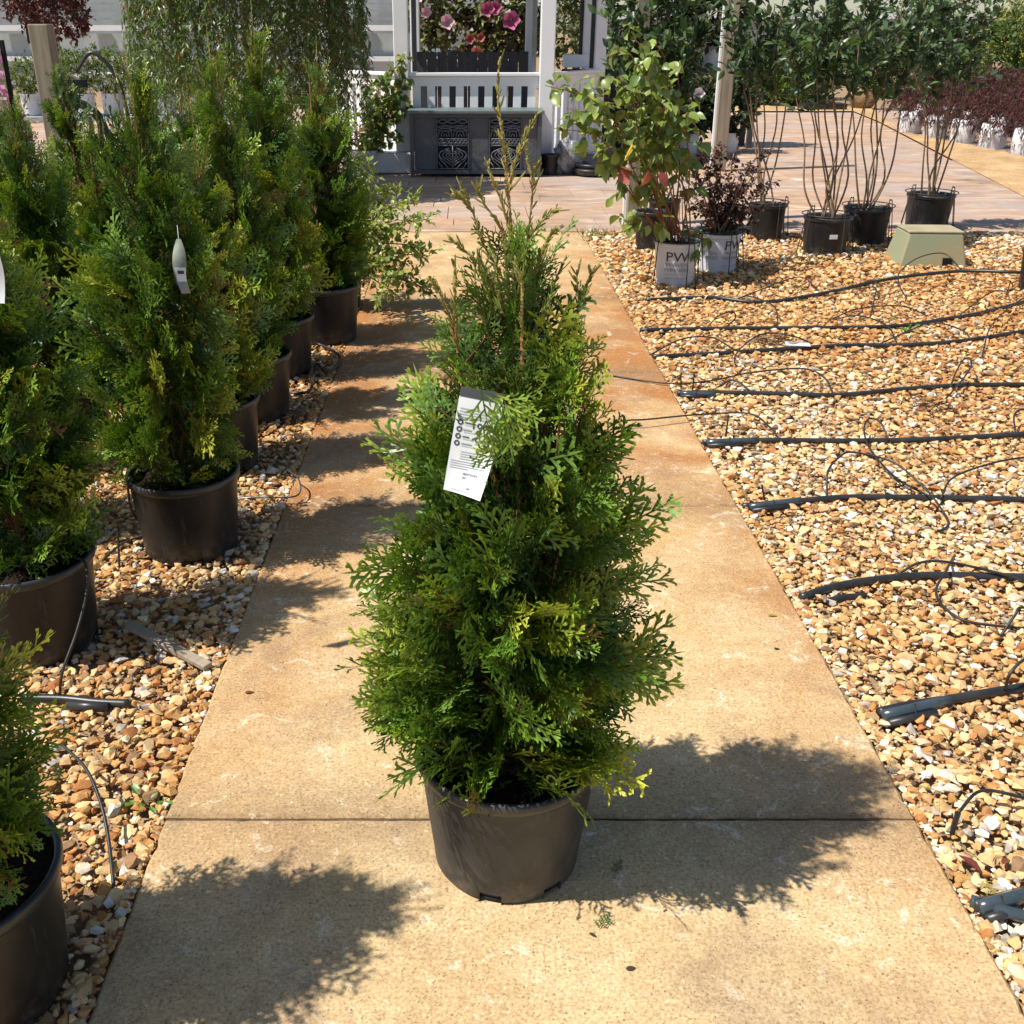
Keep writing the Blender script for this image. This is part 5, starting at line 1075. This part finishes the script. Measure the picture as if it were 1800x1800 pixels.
for i, (x, y) in enumerate([(2.35, 14.5), (2.95, 14.4), (3.5, 14.5)]):
    far_shrub('potted_hibiscus', (x, y, -.016), [(0, 0, .58, .36, .3, .36)], 170, .18, 7, .10, HD, HT, OVAL, ('leafy green hibiscus in white pot on the ground before the rack', 'leafy hibiscus with one white flower on the ground before the rack', 'leafy hibiscus in white pot beside the white-edged post')[i], 'shrub', pot=(.13, .25), potmat=M_whitepot, flowers=[(0, -.3, .75, .1, (.85, .75, .78))] if i == 1 else None)
# far right: purple shrubs in white bags, hedge, pine
n = 0
for row, (a, b, cnt) in enumerate(((G(1598, 232), G(1800, 268), 5), (G(1618, 214), G(1860, 256), 6), (G(1640, 202), G(1900, 240), 5))):
    for i in range(cnt):
        p = a.lerp(b, (i + .1 * row) / (cnt - 1)); o = empty('purple_shrub', (p.x, p.y, -.04), ('dark purple weeping shrub in white grow bag, front row by the tan walkway', 'dark purple weeping shrub in white grow bag, middle row', 'dark purple weeping shrub in white grow bag, back row')[row], 'shrub', 'purple shrubs in white bags')
        c = Cloud(); ellip_cloud(c, [(0, 0, .52, .50, .45, .34), (0, 0, .80, .34, .3, .22)], 230, .2, 8, .07, [(.06, .02, .03), (.045, .02, .022), (.10, .03, .035)], [(.10, .035, .045), (.07, .03, .03), (.18, .06, .05)], 3, .7, -.1); link('crown', c.mesh('crown', NARROW, M_far), o)
        MB().lathe([(.15, 0), (.17, .05), (.175, .2), (.165, .34), (.16, .34), (.0, .30)], 18).build('grow_bag', M_bag, o, smooth=True)
far_shrub('pine_shrub', (G(1385, 186).x, G(1385, 186).y, -.03), [(0, 0, .6, .5, .5, .5), (0, 0, 1.0, .3, .3, .4)], 520, .25, 10, .12, [(.10, .2, .03), (.14, .25, .04)], [(.18, .3, .05), (.22, .34, .06)], NARROW, 'bright green feathery pine shrub beyond the patio', 'shrub', pot=(.16, .25))
far_shrub('golden_conifer', (9.4, 19.5, -.03), [(0, 0, 1.0, .6, .6, .8), (.2, 0, 1.9, .4, .4, .6)], 520, .22, 8, .08, [(.42, .38, .04), (.30, .32, .05), (.10, .16, .04)], [(.6, .52, .08), (.45, .42, .07), (.16, .22, .05)], SMALL, 'golden yellow conifer behind the purple shrubs', 'tree')
for i, (x, y, h, r, kk) in enumerate([(10.6, 18.6, 2.4, .8, 0), (8.1, 20.0, 2.0, .7, 0), (11.8, 20.5, 3.0, 1.0, 1), (9.0, 22.5, 2.0, 1.0, 0), (7.2, 24.5, 1.5, .9, 1), (5.9, 25.2, 1.4, .9, 0), (4.8, 25.6, 1.3, .8, 1), (10.2, 25, 3.2, 1.2, 0), (13, 24, 3.4, 1.3, 0), (3.9, 26.5, 1.4, .8, 0), (12.4, 17.6, 2.2, .8, 1), (8.6, 18.2, 1.7, .6, 1), (9.9, 16.9, 1.9, .6, 0), (11.2, 16.2, 2.3, .7, 0), (6.6, 23.6, 1.5, .8, 0), (8.3, 26.5, 1.8, 1.0, 1)]):
    far_shrub('nursery_tree', (x, y, -.04), [(0, 0, h * .5, r, r * .8, h * .42), (.1, 0, h * .8, r * .6, r * .5, h * .28)], int(240 * r + 120), .28, 7, .10, (DG, [(.07, .12, .03), (.10, .15, .04)])[kk], (DGT, [(.10, .16, .05), (.15, .2, .06)])[kk], SMALL, ('dark green bushy nursery tree beyond the patio', 'mid green bushy nursery tree beyond the patio')[kk], 'tree', 'nursery trees beyond the patio', trunk=(.04, h * .4))
for i, u in enumerate((1300, 1325, 1350, 1415, 1440)):
    q = G(u, 183); far_shrub('low_shrub', (q.x, q.y + .4, -.04), [(0, 0, .35, .4, .3, .3)], 70, .15, 6, .08, [(.10, .15, .04), (.3, .16, .06), (.08, .12, .04)][i % 3:][:1] + DG[:1], YGT[:2], SMALL, 'low shrub in a tub along the far edge of the patio', 'shrub', 'low shrubs along the far patio edge', pot=(.18, .2))
q = G(1445, 192); T(MB().box((q.x, q.y, .06), (.85, .5, .12)).build('plant_tray', M_pot, None, bevel=.02), 'flat black plastic tray on the far edge of the patio', 'tray')
q = G(1515, 190); bm = bmesh.new(); bmesh.ops.create_icosphere(bm, subdivisions=3, radius=.3)
for v in bm.verts: v.co = Vector((v.co.x * (1 + .1 * math.sin(9 * v.co.z)), v.co.y, max(v.co.z * .9, -.22))) * (1 + random.uniform(-.03, .03))
me = bpy.data.meshes.new('root_ball'); bm.to_mesh(me); bm.free(); T(link('root_ball', me, None, simple('burlap', (.30, .21, .12), (.22, .15, .09), 12, .95, .1, .8, 30, .02), loc=(q.x, q.y, .2)), 'brown burlap root ball beside the black tray', 'root ball')
# distant trees and a low far building
far = Cloud()
for k in range(60):
    x = -70 + k * 2.6 + rng.uniform(-1, 1); y = 70 + rng.uniform(-6, 8); h = rng.uniform(1.8, 3.0)
    ellip_cloud(far, [(x, y, h * .45, 2.2, 1.5, h * .5)], 26, .9, 6, .75, [(.035, .065, .03), (.05, .08, .035)], [(.05, .09, .04), (.07, .10, .045)], 3)
T(link('distant_trees', far.mesh('distant_trees', SMALL, M_far), None, loc=(0, 0, -.05)), 'line of distant dark green trees on the horizon', kind='stuff')
fb = empty('far_building', (13, 48, -.05), 'low pale far building beyond the nursery trees', 'building'); MB().box((0, 0, .95), (14, 5, 1.9)).build('wall', M_grey, fb); MB().box((0, 0, 2.0), (14.6, 5.6, .2)).build('roof', M_white, fb)
for k in range(6): MB().box((-5.5 + k * 2.2, -2.52, 1.1), (1.2, .06, .8)).build('window', M_ghdark, fb)
